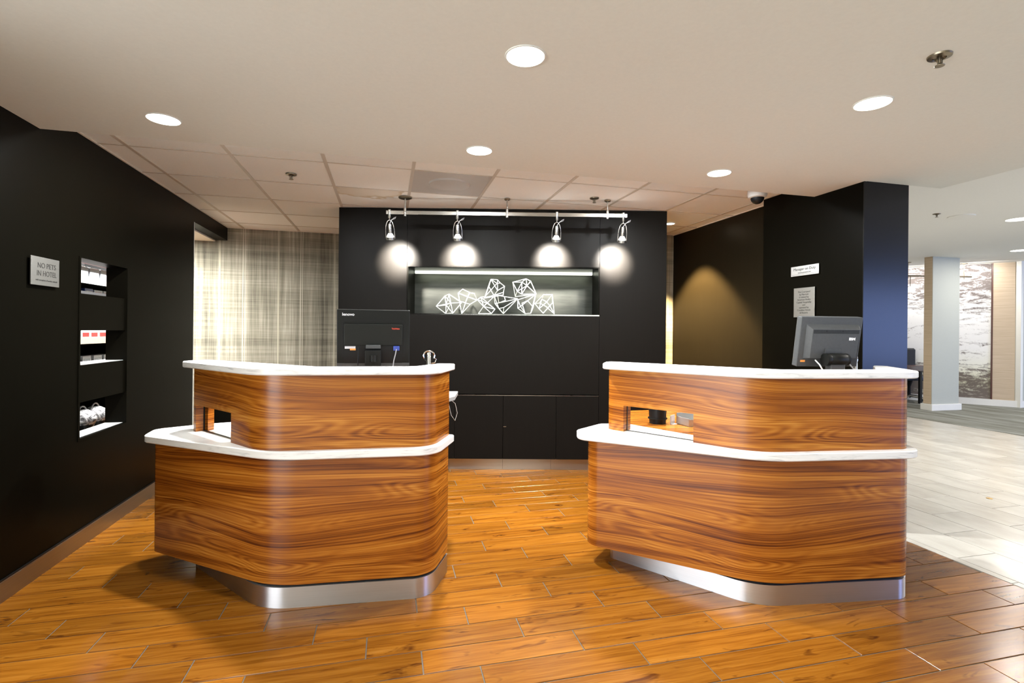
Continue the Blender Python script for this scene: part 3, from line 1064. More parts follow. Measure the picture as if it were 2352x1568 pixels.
# lobby lamps behind the camera
lg = 'lobby downlights behind the camera'
for i_, (x, y) in enumerate(((-1.1, 0.6), (0.5, 0.2), (2.15, 0.4), (0.5, -2.0), (-2.6, -2.0))):
    downlight('lobby downlight behind the camera', x, y, SZ, DLE * 0.5, lg)
area_light('passage_lamp', (-2.75, 5.75, 2.34), (0, 0, 0), 0.5, 0.5, 290, (1.0, 0.97, 0.90))
area_light('shop_lamp', (-2.10, 4.85, 2.30), (0, 0.15, 0), 0.12, 1.2, 260, (1.0, 0.98, 0.97))
for x_, y_, e_ in ((10.72, 7.30, 24), (10.05, 8.15, 24)):
    o = area_light('mural_wash', (x_, y_, 2.70), (0, 0, 0), 0.9, 0.12, e_, (1.0, 0.97, 0.93))
    o.rotation_euler = Vector((0.45, 0.35, -0.95)).to_track_quat('-Z', 'Y').to_euler()


def sprinkler(label, x, y, z):
    t = thing('sprinkler', label, 'sprinkler', (x, y, z), 0, 'ceiling sprinkler heads')
    MB().lathe([(0.040, 0.001), (0.038, -0.006), (0.022, -0.010), (0.020, -0.004), (0.0001, -0.003)], n=24).build('escutcheon', 'bronze', t, 40)
    MB().lathe([(0.007, -0.002), (0.007, -0.030), (0.0001, -0.031)], n=10).build('nozzle', 'bronze', t, 40)
    MB().tube([(-0.012, 0, -0.005), (-0.013, 0, -0.025), (0, 0, -0.038)], 0.002, 6).build('frame_arm', 'bronze', t, 40)
    MB().tube([(0.012, 0, -0.005), (0.013, 0, -0.025), (0, 0, -0.038)], 0.002, 6).build('frame_arm', 'bronze', t, 40)
    MB().lathe([(0.017, -0.038), (0.016, -0.040), (0.0001, -0.041)], n=16).build('deflector', 'bronze', t, 40)


sprinkler('metal sprinkler head in the smooth cream ceiling at upper right', 2.028, 1.479, SZ)
sprinkler('metal sprinkler head in the tile ceiling near the water stain', -0.718, 4.12, TZ)
sprinkler('metal sprinkler head in the tile ceiling beside the track light', 1.751, 4.134, TZ)
sprinkler('small sprinkler head in the white hall ceiling', 6.15, 4.5, HZ)
t = thing('ceiling_speaker', 'flat round ceiling speaker beside the hall sprinkler', 'speaker', (6.55, 4.52, HZ))
MB().lathe([(0.13, 0.001), (0.128, -0.008), (0.115, -0.010)], n=32).build('rim', 'hall_paint', t, 40)
MB().lathe([(0.115, -0.004), (0.06, -0.008), (0.0001, -0.010)], n=32).build('grille', 'vent_panel', t, 40)

t = thing('security_camera', 'white dome security camera under the tile ceiling edge', 'camera', (2.93, 3.54, TZ))
MB().lathe([(0.074, 0.002), (0.074, -0.040), (0.068, -0.058), (0.056, -0.064)], n=32).build('housing', 'pale_plastic', t, 40)
MB().lathe([(0.054, -0.060)] + [(0.052 * math.cos(a * PI / 16), -0.062 - 0.052 * math.sin(a * PI / 16)) for a in range(0, 8)] + [(0.0001, -0.114)], n=28).build('dome', 'black_plastic', t, 40)

# track light hung from the tile ceiling
RA, RB = Vector((0.139, 4.563)), Vector((1.895, 4.169))
RD = (RB - RA).normalized()
RN = Vector((-RD.y, RD.x))
t = thing('track_light', 'brushed nickel track light with four spot heads before the feature wall', 'light', (RA.x, RA.y, 0), math.atan2(RD.y, RD.x))
RZ = 2.386
MB().box(-0.163, 1.974, -0.006, 0.006, RZ - 0.016, RZ + 0.016).build('rail', 'nickel', t, bevel=0.002)
for s, r in ((0.003, 0.058), (0.904, 0.026), (1.798, 0.028)):
    MB().lathe([(r, TZ), (r, TZ - 0.008), (r * 0.8, TZ - 0.013), (0.0001, TZ - 0.014)], (s, 0, 0), 28).build('ceiling_canopy', 'bronze', t, 40)
    MB().lathe([(0.007, TZ - 0.01), (0.007, RZ + 0.045), (0.012, RZ + 0.040), (0.012, RZ - 0.03), (0.0001, RZ - 0.031)], (s, 0, 0), 14).build('hanger', 'nickel', t, 40)
for i_, s in enumerate((-0.134, 0.465, 1.347, 1.940)):
    h = MB().lathe([(0.0001, RZ + 0.026), (0.012, RZ + 0.025), (0.012, RZ - 0.045), (0.004, RZ - 0.055), (0.004, RZ - 0.07), (0.0001, RZ - 0.071)], (s, 0, 0), 14).build('spot_head', 'nickel', t, 40)
    tilt = 0.30
    ax = Vector((0, math.sin(tilt), -math.cos(tilt)))
    c0 = Vector((s, 0.0, RZ - 0.065))
    top = c0 + ax * 0.035
    MB().lathe([(0.015, 0), (0.016, 0.01), (0.017, 0.085), (0.0001, 0.086)], top, 16, ax).build('lamp_socket', 'nickel', h, 40)
    MB().lathe([(0.016, 0.080), (0.032, 0.108), (0.034, 0.118), (0.0001, 0.119)], top, 20, ax).build('lamp_reflector', 'bulb_glow', h, 40)
    MB().lathe([(0.036, 0.116), (0.037, 0.138), (0.032, 0.140), (0.031, 0.118)], top, 20, ax).build('lamp_collar', 'nickel', h, 40)
    pts = []
    for k in range(13):
        a = -PI * k / 12
        pts.append(c0 + Vector((math.cos(a) * 0.040, 0, 0)) + ax * (0.16 * (1 - abs(math.sin(a)) ** 0.6) + 0.002))
    MB().tube(pts, 0.0028, 6).build('yoke', 'nickel', h, 40)
    sg = 1
    MB().tube([c0, c0 + Vector((0.015, -0.01, -0.01)), c0 + Vector((0.045, -0.02, 0.014)), c0 + Vector((0.062, -0.02, 0.022)), c0 + Vector((0.055, -0.02, 0.008)),
               c0 + Vector((0.02, -0.015, -0.004)), top], 0.0025, 6).build('lamp_cable', 'cable_grey', h, 40)
    l = bpy.data.lights.new('spot_lamp', 'SPOT')
    l.energy = 980
    l.color = (1.0, 0.95, 0.87)
    l.spot_size = math.radians(64)
    l.spot_blend = 0.9
    l.shadow_soft_size = 0.03
    lo_ = bpy.data.objects.new('spot_lamp', l)
    COL.objects.link(lo_)
    lo_.parent = t
    lp = top + ax * 0.142
    lo_.location = lp
    tg = Vector((s, 0.42, 2.03)) - lp
    lo_.rotation_euler = tg.to_track_quat('-Z', 'Y').to_euler()
    pl = bpy.data.lights.new('bulb_spill', 'POINT')
    pl.energy, pl.color, pl.shadow_soft_size = 1.1, (1.0, 0.95, 0.9), 0.02
    po = bpy.data.objects.new('bulb_spill', pl)
    COL.objects.link(po)
    po.parent = t
    po.location = top + Vector((0, -0.055, -0.04))

# ------------------------------------------------------------------ wire sculptures in the niche
SHAPES = {
    'A': ([(0.927, 1.586), (1.0, 1.693), (1.049, 1.705), (1.165, 1.629), (1.007, 1.518), (1.089, 1.519), (1.012, 1.603), (1.072, 1.617)],
          [(0, 1), (1, 2), (2, 3), (3, 5), (0, 4), (4, 5), (0, 7), (1, 6), (2, 7), (6, 7), (3, 7), (1, 7), (2, 6), (6, 4), (7, 5), (6, 5), (7, 4), (0, 6)],
          'white wire polyhedron leftmost in the lit niche'),
    'B': ([(1.134, 1.722), (1.186, 1.753), (1.246, 1.729), (1.298, 1.713), (1.318, 1.655), (1.227, 1.687), (1.143, 1.645), (1.258, 1.608), (1.169, 1.519)],
          [(0, 1), (1, 2), (2, 3), (3, 4), (4, 5), (5, 0), (2, 5), (0, 6), (6, 7), (7, 4), (6, 8), (7, 8), (5, 8)],
          'white wire polyhedron second from the left in the lit niche'),
    'C': ([(1.324, 1.658), (1.359, 1.686), (1.488, 1.693), (1.39, 1.588), (1.5, 1.567), (1.467, 1.52), (1.333, 1.521), (1.423, 1.621)],
          [(0, 1), (1, 2), (0, 3), (3, 5), (1, 4), (2, 3), (3, 4), (0, 7), (7, 4), (1, 3), (3, 6), (2, 7), (4, 5), (6, 5)],
          'low white wire polyhedron under the upper left one in the niche'),
    'D': ([(1.456, 1.865), (1.522, 1.861), (1.552, 1.828), (1.594, 1.784), (1.583, 1.729), (1.52, 1.814), (1.4, 1.692), (1.488, 1.704), (1.437, 1.791), (1.526, 1.743), (1.581, 1.699), (1.395, 1.67)],
          [(0, 1), (1, 2), (2, 3), (3, 4), (0, 5), (5, 2), (0, 6), (0, 8), (5, 6), (4, 11), (4, 7), (10, 11), (7, 10), (9, 3), (0, 9), (9, 1), (8, 7), (11, 6), (4, 10), (9, 7), (8, 6)],
          'tall white wire polyhedron stacked at upper left in the niche'),
    'E': ([(1.493, 1.693), (1.526, 1.699), (1.592, 1.688), (1.724, 1.665), (1.538, 1.63), (1.499, 1.622), (1.538, 1.573), (1.588, 1.579), (1.583, 1.524), (1.603, 1.65)],
          [(0, 1), (1, 2), (2, 3), (1, 4), (4, 3), (0, 5), (5, 6), (6, 7), (7, 8), (8, 3), (2, 9), (7, 3), (4, 5), (6, 8), (0, 6), (5, 8), (9, 4)],
          'pointed white wire polyhedron in the middle of the niche shelf'),
    'F': ([(1.673, 1.826), (1.807, 1.872), (1.854, 1.85), (1.905, 1.714), (1.762, 1.712), (1.816, 1.803), (1.702, 1.695), (1.718, 1.739), (1.764, 1.83)],
          [(0, 1), (1, 2), (2, 3), (0, 8), (8, 5), (1, 8), (2, 5), (5, 3), (4, 3), (8, 4), (0, 7), (7, 4), (0, 6), (7, 5), (4, 5), (6, 7), (1, 5), (7, 8), (6, 3)],
          'tall white wire polyhedron stacked at upper right in the niche'),
    'G': ([(1.724, 1.657), (1.9, 1.713), (1.752, 1.591), (1.852, 1.526), (1.823, 1.655), (1.884, 1.592), (1.725, 1.574), (1.802, 1.526), (1.768, 1.63)],
          [(0, 1), (1, 2), (1, 3), (0, 2), (2, 7), (6, 2), (4, 5), (8, 7), (2, 4), (5, 3), (3, 7), (6, 7), (0, 6), (8, 4), (1, 5)],
          'low white wire polyhedron under the upper right one in the niche'),
    'H': ([(1.977, 1.709), (2.062, 1.71), (2.016, 1.643), (1.966, 1.67), (1.898, 1.626), (2.091, 1.526), (1.934, 1.571), (1.939, 1.626), (2.0, 1.594), (2.071, 1.633), (1.973, 1.527), (2.049, 1.605)],
          [(0, 1), (1, 2), (2, 3), (3, 0), (0, 4), (1, 5), (1, 9), (2, 11), (9, 11), (3, 7), (7, 8), (8, 5), (4, 6), (4, 7), (6, 10), (10, 11), (6, 2), (10, 9), (5, 11), (3, 6)],
          'white wire polyhedron rightmost in the lit niche')}
rs = random.Random(4)
for k, (vs, es, lb) in SHAPES.items():
    cs = sum(v_[0] for v_ in vs) / len(vs)
    mb = MB()
    pts = []
    for i_, (s, z) in enumerate(vs):
        dep = 0.13 + rs.choice((-1, 1)) * rs.uniform(0.03, 0.075)
        pts.append(Vector(fpt(s, dep, max(z, NZ0 + 0.005))))
    org = Vector(fpt(cs, 0.13, NZ0))
    for a, b_ in es:
        mb.tube([pts[a] - org, pts[b_] - org], 0.0042, 6)
    o = mb.build('wire_sculpture', 'white_rod', None, 40)
    o.location = org
    tag(o, lb, 'sculpture', 'white wire polyhedra in the niche')

# ------------------------------------------------------------------ notices on the walls
t = thing('wall_sign', 'brushed metal sign about pets on the black display wall', 'sign', (XL, 3.269, 1.646), -PI / 2)
# local x runs along -Y(world)?  rotation -90: local x -> -Y ; use +90 so that text reads from the room
t.rotation_euler = (0, 0, PI / 2)
MB().box(-0.116, 0.116, -0.018, -0.012, -0.0755, 0.0755).build('sign_plate', 'plaque', t, bevel=0.001)
MB().box(-0.095, 0.095, -0.012, 0.0, -0.06, 0.06).build('stand_off', 'black_plastic', t)
R90 = Matrix.Rotation(PI / 2, 4, 'X')


def put(x, y, z):
    return Matrix.Translation((x, y, z)) @ R90


text_mesh('sign_text', 'NO PETS', 0.040, 'text_black', t, put(0.008, -0.0184, 0.030), width=0.150)
text_mesh('sign_text', 'IN HOTEL', 0.040, 'text_black', t, put(0.008, -0.0184, -0.012), width=0.162)
text_mesh('sign_text', 'with exception of service animals', 0.012, 'text_black', t, put(0.008, -0.0184, -0.047), width=0.180)

t = thing('wall_sign', 'small bright duty manager name plate, upper of the two on the pier', 'sign', (3.20, 3.3185, 1.850), -PI / 2)
MB().box(-0.136, 0.136, -0.014, -0.008, -0.0385, 0.0385).build('sign_plate', 'plaque_bright', t, bevel=0.001)
MB().box(-0.11, 0.11, -0.008, 0.0, -0.03, 0.03).build('stand_off', 'black_plastic', t)
MB().box(-0.128, 0.128, -0.0146, -0.014, -0.0295, -0.028).build('rule_line', 'text_black', t)
text_mesh('sign_text', 'Manager on Duty', 0.030, 'text_black', t, put(0, -0.0144, 0.013), width=0.215)
text_mesh('sign_text', 'DEAN JOHNSON', 0.015, 'text_black', t, put(0, -0.0144, -0.016), width=0.125)

t = thing('wall_sign', 'upright grey ownership notice, lower of the two on the pier', 'sign', (3.20, 3.3205, 1.598), -PI / 2)
MB().box(-0.102, 0.102, -0.014, -0.008, -0.116, 0.116).build('sign_plate', 'plaque', t, bevel=0.001)
MB().box(-0.085, 0.085, -0.008, 0.0, -0.10, 0.10).build('stand_off', 'black_plastic', t)
for i_, s in enumerate(('This Courtyard', 'by Marriott', 'is owned by', 'American Realty', 'Capital Hospitality', 'and', 'operated by', 'Crestline Hotels', '& Resorts')):
    text_mesh('sign_text', s, 0.0195, 'text_black', t, put(0, -0.0144, 0.083 - 0.0206 * i_))

# ------------------------------------------------------------------ monitors and scanners
t = thing('monitor', 'black computer monitor seen from behind on the left desk', 'monitor', (-0.075, 3.02, 0.95))
mw, z0, z1 = 0.402, 0.198, 0.515
rot = Matrix.Translation((0, 0, 0.35)) @ Matrix.Rotation(math.radians(4), 4, 'X') @ Matrix.Translation((0, 0, -0.35))


def tiltp(o, R_):
    o.matrix_local = R_
    return o


b_ = tiltp(MB().box(-mw / 2, mw / 2, -0.020, 0.022, z0, z1).build('back_shell', 'dark_plastic', t, bevel=0.004), rot)
ring = fillet([(-0.176, 0.245), (0.176, 0.245), (0.176, 0.460, 0.03), (-0.176, 0.460, 0.01)])
mb = MB()
rin = offset_poly(ring, 0.011)
mb.layers([[(x, -0.0215, z) for x, z in ring], [(x, -0.0215, z) for x, z in rin]], cap=False)
tiltp(mb.build('groove', 'black_plastic', t), rot)
tiltp(MB().box(-0.163, 0.160, -0.034, -0.02, 0.312, 0.434).build('rear_cover', 'cover_plastic', t, bevel=0.004), rot)
tiltp(MB().box(-0.163, 0.160, -0.0225, -0.02, 0.205, 0.311).build('port_bay', 'black_plastic', t), rot)
tiltp(MB().box(-0.201, 0.201, -0.024, 0.024, z0 - 0.004, z0 + 0.012).build('lower_bezel', 'grey_plastic', t, bevel=0.002), rot)
tiltp(MB().box(-mw / 2 + 0.012, mw / 2 - 0.012, 0.0221, 0.0228, z0 + 0.02, z1 - 0.012).build('screen', 'black_plastic', t), rot)
tiltp(MB().box(-0.158, -0.100, -0.0235, -0.0225, 0.293, 0.307).build('asset_sticker', 'sticker_white', t), rot)
tiltp(MB().box(-0.130, -0.099, -0.0238, -0.0228, 0.284, 0.294).build('warning_sticker', 'sticker_orange', t), rot)
tiltp(MB().box(-0.043, 0.039, -0.058, -0.022, 0.296, 0.316).build('hinge_bar', 'grey_plastic', t, bevel=0.003), rot)
st = MB().box(-0.046, 0.041, -0.075, -0.045, 0.012, 0.283).build('stand_neck', 'dark_plastic', t, bevel=0.003)
MB().lathe([(0.0001, -0.03), (0.018, -0.03), (0.018, 0.006), (0.0001, 0.006)], (-0.002, -0.079, 0.250), 18).build('cable_hook', 'dark_plastic', st, 40)
MB().box(-0.12, 0.115, -0.11, 0.10, 0.0, 0.014).build('stand_base', 'dark_plastic', t, bevel=0.004)
tiltp(MB().box(0.109, 0.143, -0.044, -0.022, 0.284, 0.309).build('video_plug', 'plug_blue', t, bevel=0.002), rot)
MB().tube([(0.126, -0.05, 0.290), (0.121, -0.055, 0.262), (0.112, -0.06, 0.225), (0.105, -0.06, 0.17), (0.11, -0.05, 0.05), (0.12, 0.05, 0.01)], 0.003, 8).build('video_cable', 'cable_grey', t, 40)
MB().tube([(-0.083, -0.04, 0.300), (-0.083, -0.05, 0.26), (-0.085, -0.055, 0.21), (-0.08, -0.05, 0.10), (-0.09, 0.03, 0.01)], 0.003, 8).build('power_cable', 'black_plastic', t, 40)
text_mesh('maker_logo', 'lenovo', 0.022, 'text_white', t, rot @ put(-0.140, -0.0210, 0.487), bold=0.0006, width=0.066)
text_mesh('model_name', 'ThinkVision', 0.012, 'text_red', t, rot @ put(0.121, -0.0346, 0.409), bold=0.0004, width=0.045)

t = thing('monitor', 'dark grey slim monitor with tilted back on the right desk', 'monitor', (2.575, 2.50, 0.95), math.radians(-7))
rot = Matrix.Translation((0, 0, 0.35)) @ Matrix.Rotation(math.radians(9), 4, 'X') @ Matrix.Translation((0, 0, -0.35))
tiltp(MB().box(-0.198, 0.198, -0.016, 0.028, 0.205, 0.505).build('back_shell', 'grey_plastic', t, bevel=0.004), rot)
tiltp(MB().box(-0.186, 0.186, 0.0281, 0.029, 0.218, 0.493).build('screen', 'black_plastic', t), rot)
mb = MB()
mb.layers([[(-0.165, -0.016, 0.255), (0.165, -0.016, 0.255), (0.175, -0.016, 0.462), (-0.165, -0.016, 0.462)],
           [(-0.140, -0.045, 0.262), (0.158, -0.045, 0.262), (0.165, -0.045, 0.435), (-0.140, -0.045, 0.435)]])
cov = tiltp(mb.build('rear_cover', 'grey_plastic', t, bevel=0.002), rot)
for i_ in range(8):
    MB().box(-0.135, 0.158, -0.0455, -0.0445, 0.4105 + 0.0028 * i_, 0.4118 + 0.0028 * i_).build('vent_slot', 'dark_plastic', cov)
cp = tiltp(MB().box(-0.052, 0.052, -0.052, -0.045, 0.250, 0.322).build('hinge_plate', 'grey_plastic', t, bevel=0.002), rot)
MB().lathe([(0.0001, -0.07), (0.036, -0.07), (0.037, -0.066), (0.037, -0.045), (0.0355, -0.043), (0.037, -0.041), (0.037, 0.056), (0.0355, 0.058), (0.037, 0.060), (0.036, 0.072), (0.0001, 0.072)],
           (0.0, -0.062, 0.250), 28, (1, 0, 0)).build('hinge_barrel', 'dark_plastic', t, 40)
MB().box(-0.045, 0.045, -0.085, -0.035, 0.01, 0.222).build('stand_neck', 'grey_plastic', t, bevel=0.004)
MB().box(-0.11, 0.11, -0.13, 0.07, 0.0, 0.014).build('stand_base', 'grey_plastic', t, bevel=0.004)
tiltp(MB().box(-0.178, -0.148, -0.0172, -0.016, 0.233, 0.245).build('warning_sticker', 'sticker_orange', t), rot)
text_mesh('maker_logo', 'IBM', 0.022, 'text_white', t, rot @ put(0.118, -0.0454, 0.378), bold=0.0009, width=0.040)
for x, z in ((-0.052, 0.425), (0.052, 0.425), (-0.062, 0.262), (0.062, 0.262)):
    tiltp(MB().lathe([(0.003, 0), (0.003, 0.001), (0.0001, 0.001)], (x, -0.0455, z), 8, (0, 1, 0)).build('screw_hole', 'black_plastic', t), rot)
MB().tube([(-0.105, -0.03, 0.245), (-0.10, -0.06, 0.22), (-0.085, -0.07, 0.185), (-0.07, -0.06, 0.1), (-0.08, 0.0, 0.01)], 0.004, 8).build('power_cable', 'pale_plastic', t, 40)
MB().tube([(0.085, -0.03, 0.250), (0.09, -0.06, 0.225), (0.115, -0.07, 0.19), (0.12, -0.05, 0.1), (0.10, 0.0, 0.01)], 0.004, 8).build('video_cable', 'cable_grey', t, 40)


def scanner(label, x, y, rz, mats=('chrome', 'dark_plastic')):
    t = thing('barcode_scanner', label, 'scanner', (x, y, 0.95), rz, 'counter barcode scanners')
    MB().lathe([(0.0001, 0), (0.055, 0), (0.05, 0.012), (0.014, 0.02), (0.013, 0.262), (0.010, 0.268), (0.0001, 0.269)], n=20).build('stand_post', mats[0], t, 40)
    pts = [(0.033 * math.cos(a), -0.004, 0.245 + 0.030 * math.sin(a)) for a in [PI * (-0.15 + 1.3 * k / 16) for k in range(17)]]
    MB().tube(pts, 0.005, 8).build('cradle_ring', mats[0], t, 40)
    pts = [(0.026 * math.cos(a), 0.004, 0.243 + 0.026 * math.sin(a)) for a in [2 * PI * k / 18 for k in range(18)]]
    MB().tube(pts, 0.008, 8, closed=True).build('scan_head', mats[1], t, 40)
    MB().tube([(0.03, 0, 0.236), (0.044, 0, 0.225), (0.036, 0, 0.205), (0.014, 0, 0.20)], 0.003, 8).build('coil_cord', mats[0], t, 40)
    return t


scanner('chrome ring barcode scanner stand right of the left desk monitor', 0.245, 3.08, 0)
s2 = scanner('chrome and black scanner stand right of the grey monitor', 2.80, 2.52, 0.5)

# small things on the rear shelf of the right desk
zs = 0.757
t = thing('desk_bin', 'round black bin seen through the right desk opening', 'bin', (1.72, 2.98, zs))
MB().lathe([(0.0001, 0), (0.052, 0), (0.060, 0.15), (0.060, 0.155), (0.056, 0.155), (0.050, 0.006), (0.0001, 0.006)], n=28).build('bin_wall', 'black_plastic', t, 40)
MB().lathe([(0.0605, 0.03), (0.0615, 0.034), (0.0605, 0.038)], n=28).build('band', 'dark_plastic', t, 40)
t = thing('card_holder', 'small white card holder beside the black bin', 'card holder', (1.800, 2.935, zs), 0.45)
MB().box(-0.02, 0.02, -0.004, 0.004, 0, 0.055).build('back_plate', 'pale_plastic', t)
MB().box(-0.02, 0.02, -0.025, 0.004, 0, 0.004).build('foot', 'pale_plastic', t)
MB().box(-0.017, 0.017, -0.008, -0.004, 0.02, 0.06).build('card', 'sticker_white', t)
t = thing('paper_tray', 'grey metal paper tray beside the card holder', 'tray', (1.93, 2.89, zs), 0.1)
MB().box(-0.09, 0.09, -0.06, 0.06, 0, 0.004).build('tray_floor', 'steel_dull', t)
MB().box(-0.09, 0.09, -0.062, -0.058, 0, 0.045).build('front_lip', 'plaque_bright', t)
MB().box(-0.09, 0.09, 0.058, 0.062, 0, 0.07).build('back_lip', 'plaque_bright', t)
for x in (-0.09, 0.086):
    MB().box(x, x + 0.004, -0.06, 0.06, 0, 0.05).build('side_lip', 'plaque_bright', t)
# loop of cable by the left desk
o = MB().tube([(0.37, 3.10, 0.935), (0.41, 3.11, 0.90), (0.425, 3.12, 0.84), (0.41, 3.11, 0.795), (0.385, 3.10, 0.83), (0.36, 3.09, 0.935)], 0.0018, 8).build('cable_loop', 'pale_plastic', None, 40)
tag(o, 'thin pale cable loop hanging off the left desk work surface', 'cable')

# black storage cupboard behind the left desk
t = thing('storage_cupboard', 'low black storage cupboard behind the left desk', 'cupboard', (-1.03, 4.35, 0))
MB().box(-0.3, 0.3, -0.18, 0.22, 0.06, 0.84).build('carcass', 'black_laminate', t)
MB().box(-0.28, 0.28, -0.15, 0.2, 0.0, 0.06).build('plinth', 'black_plastic', t)
MB().box(-0.31, 0.31, -0.21, 0.23, 0.84, 0.86).build('top', 'black_laminate', t, bevel=0.002)
for x in (-0.297, 0.003):
    d_ = MB().box(x, x + 0.294, -0.198, -0.18, 0.065, 0.835).build('door', 'black_laminate', t, bevel=0.001)
    MB().tube([(x + (0.26 if x < 0 else 0.034), -0.215, 0.55), (x + (0.26 if x < 0 else 0.034), -0.215, 0.68)], 0.005, 8).build('handle', 'nickel', d_, 40)

# ------------------------------------------------------------------ snack shelf seen through the display slots
t = thing('snack_shelf', 'brightly lit snack shelving seen through the display slots', 'shelf', (-2.55, 4.95, 0))
MB().box(-0.24, -0.22, -0.65, 0.65, 0.0, 2.2).build('back_panel', 'dark_void', t)
for y in (-0.65, 0.63):
    MB().box(-0.22, 0.2, y, y + 0.02, 0, 2.2).build('side_panel', 'dark_void', t)
for z, mt in ((0.47, 'white_trim'), (1.04, 'white_trim'), (1.235, 'beige_lip'), (1.72, 'white_trim'), (1.60, 'dark_void')):
    s = MB().box(-0.22, 0.2, -0.63, 0.63, z - 0.02, z).build('shelf_board', 'dark_void', t)
    MB().box(0.2, 0.215, -0.63, 0.63, z - 0.02, z + 0.035).build('price_rail', mt, s)
MB().box(0.16, 0.2, -0.63, 0.63, 1.865, 1.93).build('header_board', 'pack_red', t)


def pack(name, x, y, z, dx, dy, dz, mats, label, cat, group):
    t2 = thing(name, label, cat, (x, y, z), 0, group)
    MB().box(-dx, dx, -dy, dy, 0, dz).build('carton', mats[0], t2, bevel=0.003)
    MB().box(dx, dx + 0.001, -dy * 0.8, dy * 0.8, dz * 0.35, dz * 0.7).build('print_band', mats[1], t2)
    return t2


g_ = 'snack packs on the lit shelf'
for i_ in range(4):
    pack('snack_pack', -2.42, 4.80 + 0.125 * i_, 1.235, 0.05, 0.058, 0.10, ('pack_white', 'pack_red'),
         ('first', 'second', 'third', 'fourth')[i_] + ' white snack pack with red print from the left in the middle display slot', 'snack pack', g_)
for i_ in range(3):
    pack('snack_bag', -2.44, 4.80 + 0.16 * i_, 1.72, 0.05, 0.070, 0.12, ('pack_grey', 'pack_white'),
         ('left', 'middle', 'right')[i_] + ' dark grey packet with white print in the top display slot', 'snack pack', g_)
pack('candy_box', -2.42, 4.84, 1.60, 0.05, 0.06, 0.065, ('pack_blue', 'pack_white'), 'blue candy box low in the top display slot', 'candy box', g_)
for i_ in range(2):
    pack('candy_box', -2.42, 4.98 + 0.14 * i_, 1.60, 0.05, 0.062, 0.06, ('pack_white', 'pack_red'), ('left', 'right')[i_] + ' white candy box with red print low in the top display slot', 'candy box', g_)
for i_ in range(3):
    pack('snack_cup', -2.42, 4.82 + 0.16 * i_, 1.04, 0.05, 0.06, 0.075, ('pack_white', 'pack_grey'), ('left', 'middle', 'right')[i_] + ' white carton low in the middle display slot', 'carton', g_)
for i_, y in enumerate((4.86, 5.05)):
    t2 = thing('gift_basket', ('nearer' if i_ == 0 else 'farther') + ' white wrapped basket in the bottom display slot', 'basket', (-2.42, y, 0.47), 0, 'wrapped baskets in the bottom slot')
    MB().lathe([(0.0001, 0), (0.055, 0), (0.085, 0.09), (0.082, 0.09), (0.05, 0.006)], n=20).build('basket_bowl', 'dark_plastic', t2, 40)
    prof = [(0.084, 0.085), (0.10, 0.12), (0.085, 0.17), (0.04, 0.20), (0.0001, 0.205)]
    MB().lathe(prof, n=20).build('wrapped_contents', 'wrap', t2, 60)
    MB().tube([(0.0, 0.085 * math.cos(PI * k / 12), 0.10 + 0.13 * math.sin(PI * k / 12)) for k in range(13)], 0.006, 8).build('basket_handle', 'pack_white', t2, 40)

# ------------------------------------------------------------------ hall beyond the pier
c_ = struct(MB().box(9.43, 10.06, 6.955, 7.10, 0.0, HZ).build('column', 'column_paint'), 'pale grey square column on the carpet', 'column')
MB().box(9.424, 9.43, 6.962, 7.10, 0.12, HZ).build('side_cladding', 'beige_panel', c_)
MB().box(9.395, 10.095, 6.925, 7.13, 0.0, 0.115).build('column_base', 'white_trim', c_, bevel=0.006)
# skew wall with mural and beige panel
HA, HB = Vector((11.53, 6.98)), Vector((9.2, 9.96))
hd = (HB - HA).normalized()
hn = Vector((hd.y, -hd.x))
if hn.dot(Vector((-1, -1))) < 0:
    hn = -hn


def hall_slab(s0, s1, th, z0, z1, nm, mat, parent=None, uv=False):
    mb = MB()
    p = [HA + hd * s0, HA + hd * s1, HA + hd * s1 + hn * th, HA + hd * s0 + hn * th]
    mb.layers([[(q.x, q.y, z0) for q in p], [(q.x, q.y, z1) for q in p]])
    if uv:
        mb.uv = [[((Vector(mb.v[i][:2]) - HA).dot(hd), mb.v[i][2]) for i in f] for f in mb.f]
    return mb.build(nm, mat, parent)


hw = struct(hall_slab(-0.05, 3.8, -0.15, 0, HZ, 'wall_mural', 'cream_paint'), 'skew hall wall carrying the mural', 'wall')
o = hall_slab(0.36, 3.7, 0.012, 0.13, HZ - 0.01, 'mural', 'mural', None, True)
tag(o, 'large black and white landscape mural on the far hall wall', 'mural')
hall_slab(0.03, 0.335, 0.03, 0.125, HZ - 0.01, 'beige_panel', 'beige_panel', hw)
hall_slab(0.335, 0.358, 0.035, 0.125, HZ - 0.01, 'panel_edge', 'table_wood', hw)
struct(hall_slab(-0.03, 3.8, 0.045, 0.0, 0.125, 'baseboard_mural', 'white_trim'))
struct(MB().box(11.53, 14.9, 6.93, 7.05, 0, HZ).build('wall_alcove', 'column_paint'))
struct(MB().box(11.52, 14.9, 6.91, 6.93, 0, 0.125).build('baseboard_alcove', 'white_trim'))
struct(MB().box(11.50, 11.56, 6.90, 6.98, 0, HZ).build('trim_2', 'white_trim'))

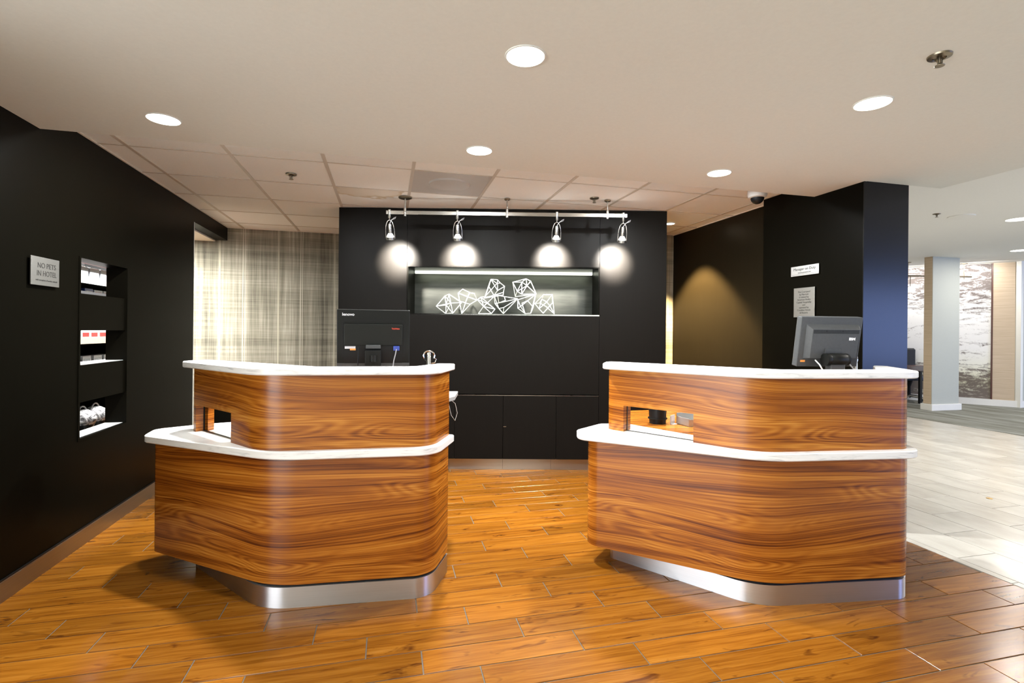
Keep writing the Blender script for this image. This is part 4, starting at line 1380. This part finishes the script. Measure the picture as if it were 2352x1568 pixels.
t = thing('pendant_rail', 'thin bronze lamp rail hung in front of the hall mural', 'light', (10.1, 7.55, 0))
MB().tube([(-1.0, 0.25, 2.49), (0.95, -0.12, 2.49)], 0.014, 8).build('rail', 'bronze', t, 40)
for x, y in ((-0.33, 0.12), (0.80, -0.09)):
    MB().lathe([(0.055, HZ), (0.055, HZ - 0.012), (0.008, HZ - 0.016), (0.008, 2.44), (0.0001, 2.44)], (x, y, 0), 14).build('hanger', 'bronze', t, 40)
for x, y in ((-0.52, 0.16), (-0.28, 0.11)):
    p_ = MB().tube([(x, y, 2.49), (x, y, 2.28)], 0.006, 6).build('pendant', 'bronze', t, 40)
    MB().lathe([(0.0001, 2.29), (0.03, 2.28), (0.07, 2.18), (0.065, 2.17), (0.0001, 2.175)], (x, y, 0), 18).build('shade', 'bulb_glow', p_, 40)

t = thing('meeting_table', 'dark red wooden table edge behind the hall column', 'table', (9.75, 7.60, 0))
MB().box(-0.45, 0.45, -0.14, 0.14, 0.66, 0.76).build('table_top', 'table_wood', t, bevel=0.006)
for x in (-0.43, 0.38):
    for y in (-0.11, 0.11):
        MB().box(x, x + 0.05, y - 0.02, y + 0.02, 0.004, 0.66).build('leg', 'black_plastic', t)
t = thing('office_chair', 'black swivel chair with chrome star base behind the meeting table', 'chair', (10.25, 8.00, 0.004), -0.4)
MB().prism(fillet([(-0.24, -0.24, .08), (0.24, -0.24, .08), (0.24, 0.22, .08), (-0.24, 0.22, .08)]), 0.44, 0.52, 0.02).build('seat', 'chair_blue', t, 40)
MB().prism(fillet([(-0.23, 0.20, .02), (0.23, 0.20, .02), (0.23, 0.27, .02), (-0.23, 0.27, .02)]), 0.60, 1.07, 0.03).build('backrest', 'chair_fabric', t, 40)
MB().box(-0.03, 0.03, 0.22, 0.26, 0.42, 0.66).build('back_stem', 'black_plastic', t)
MB().lathe([(0.0001, 0.08), (0.03, 0.08), (0.025, 0.30), (0.06, 0.42), (0.0001, 0.44)], n=16).build('gas_column', 'black_plastic', t, 40)
for k in range(5):
    a = 2 * PI * k / 5 + 0.25
    lg_ = MB().tube([(0, 0, 0.12), (0.16 * math.cos(a), 0.16 * math.sin(a), 0.11), (0.29 * math.cos(a), 0.29 * math.sin(a), 0.075)], [0.03, 0.024, 0.017], 10).build('leg', 'chrome', t, 40)
    MB().lathe([(0.0001, -0.014), (0.027, -0.014), (0.027, 0.014), (0.0001, 0.014)], (0.29 * math.cos(a), 0.29 * math.sin(a), 0.028), 14, (math.sin(a), -math.cos(a), 0)).build('caster', 'black_plastic', lg_, 40)
for x in (-0.27, 0.27):
    MB().tube([(x * 0.7, 0.0, 0.45), (x, 0.0, 0.50), (x, 0.02, 0.66)], 0.014, 8).build('arm_post', 'black_plastic', t, 40)
    MB().box(x - 0.03, x + 0.03, -0.10, 0.14, 0.66, 0.685).build('armrest', 'black_plastic', t, bevel=0.008)
o = MB().lathe([(0.022, 0.0), (0.021, 0.003), (0.0001, 0.004)], n=20).build('floor_outlet', 'brass', None, 40)
o.location = (4.86, 3.12, 0.0)
tag(o, 'tiny round brass outlet cover in the stone floor', 'floor outlet')
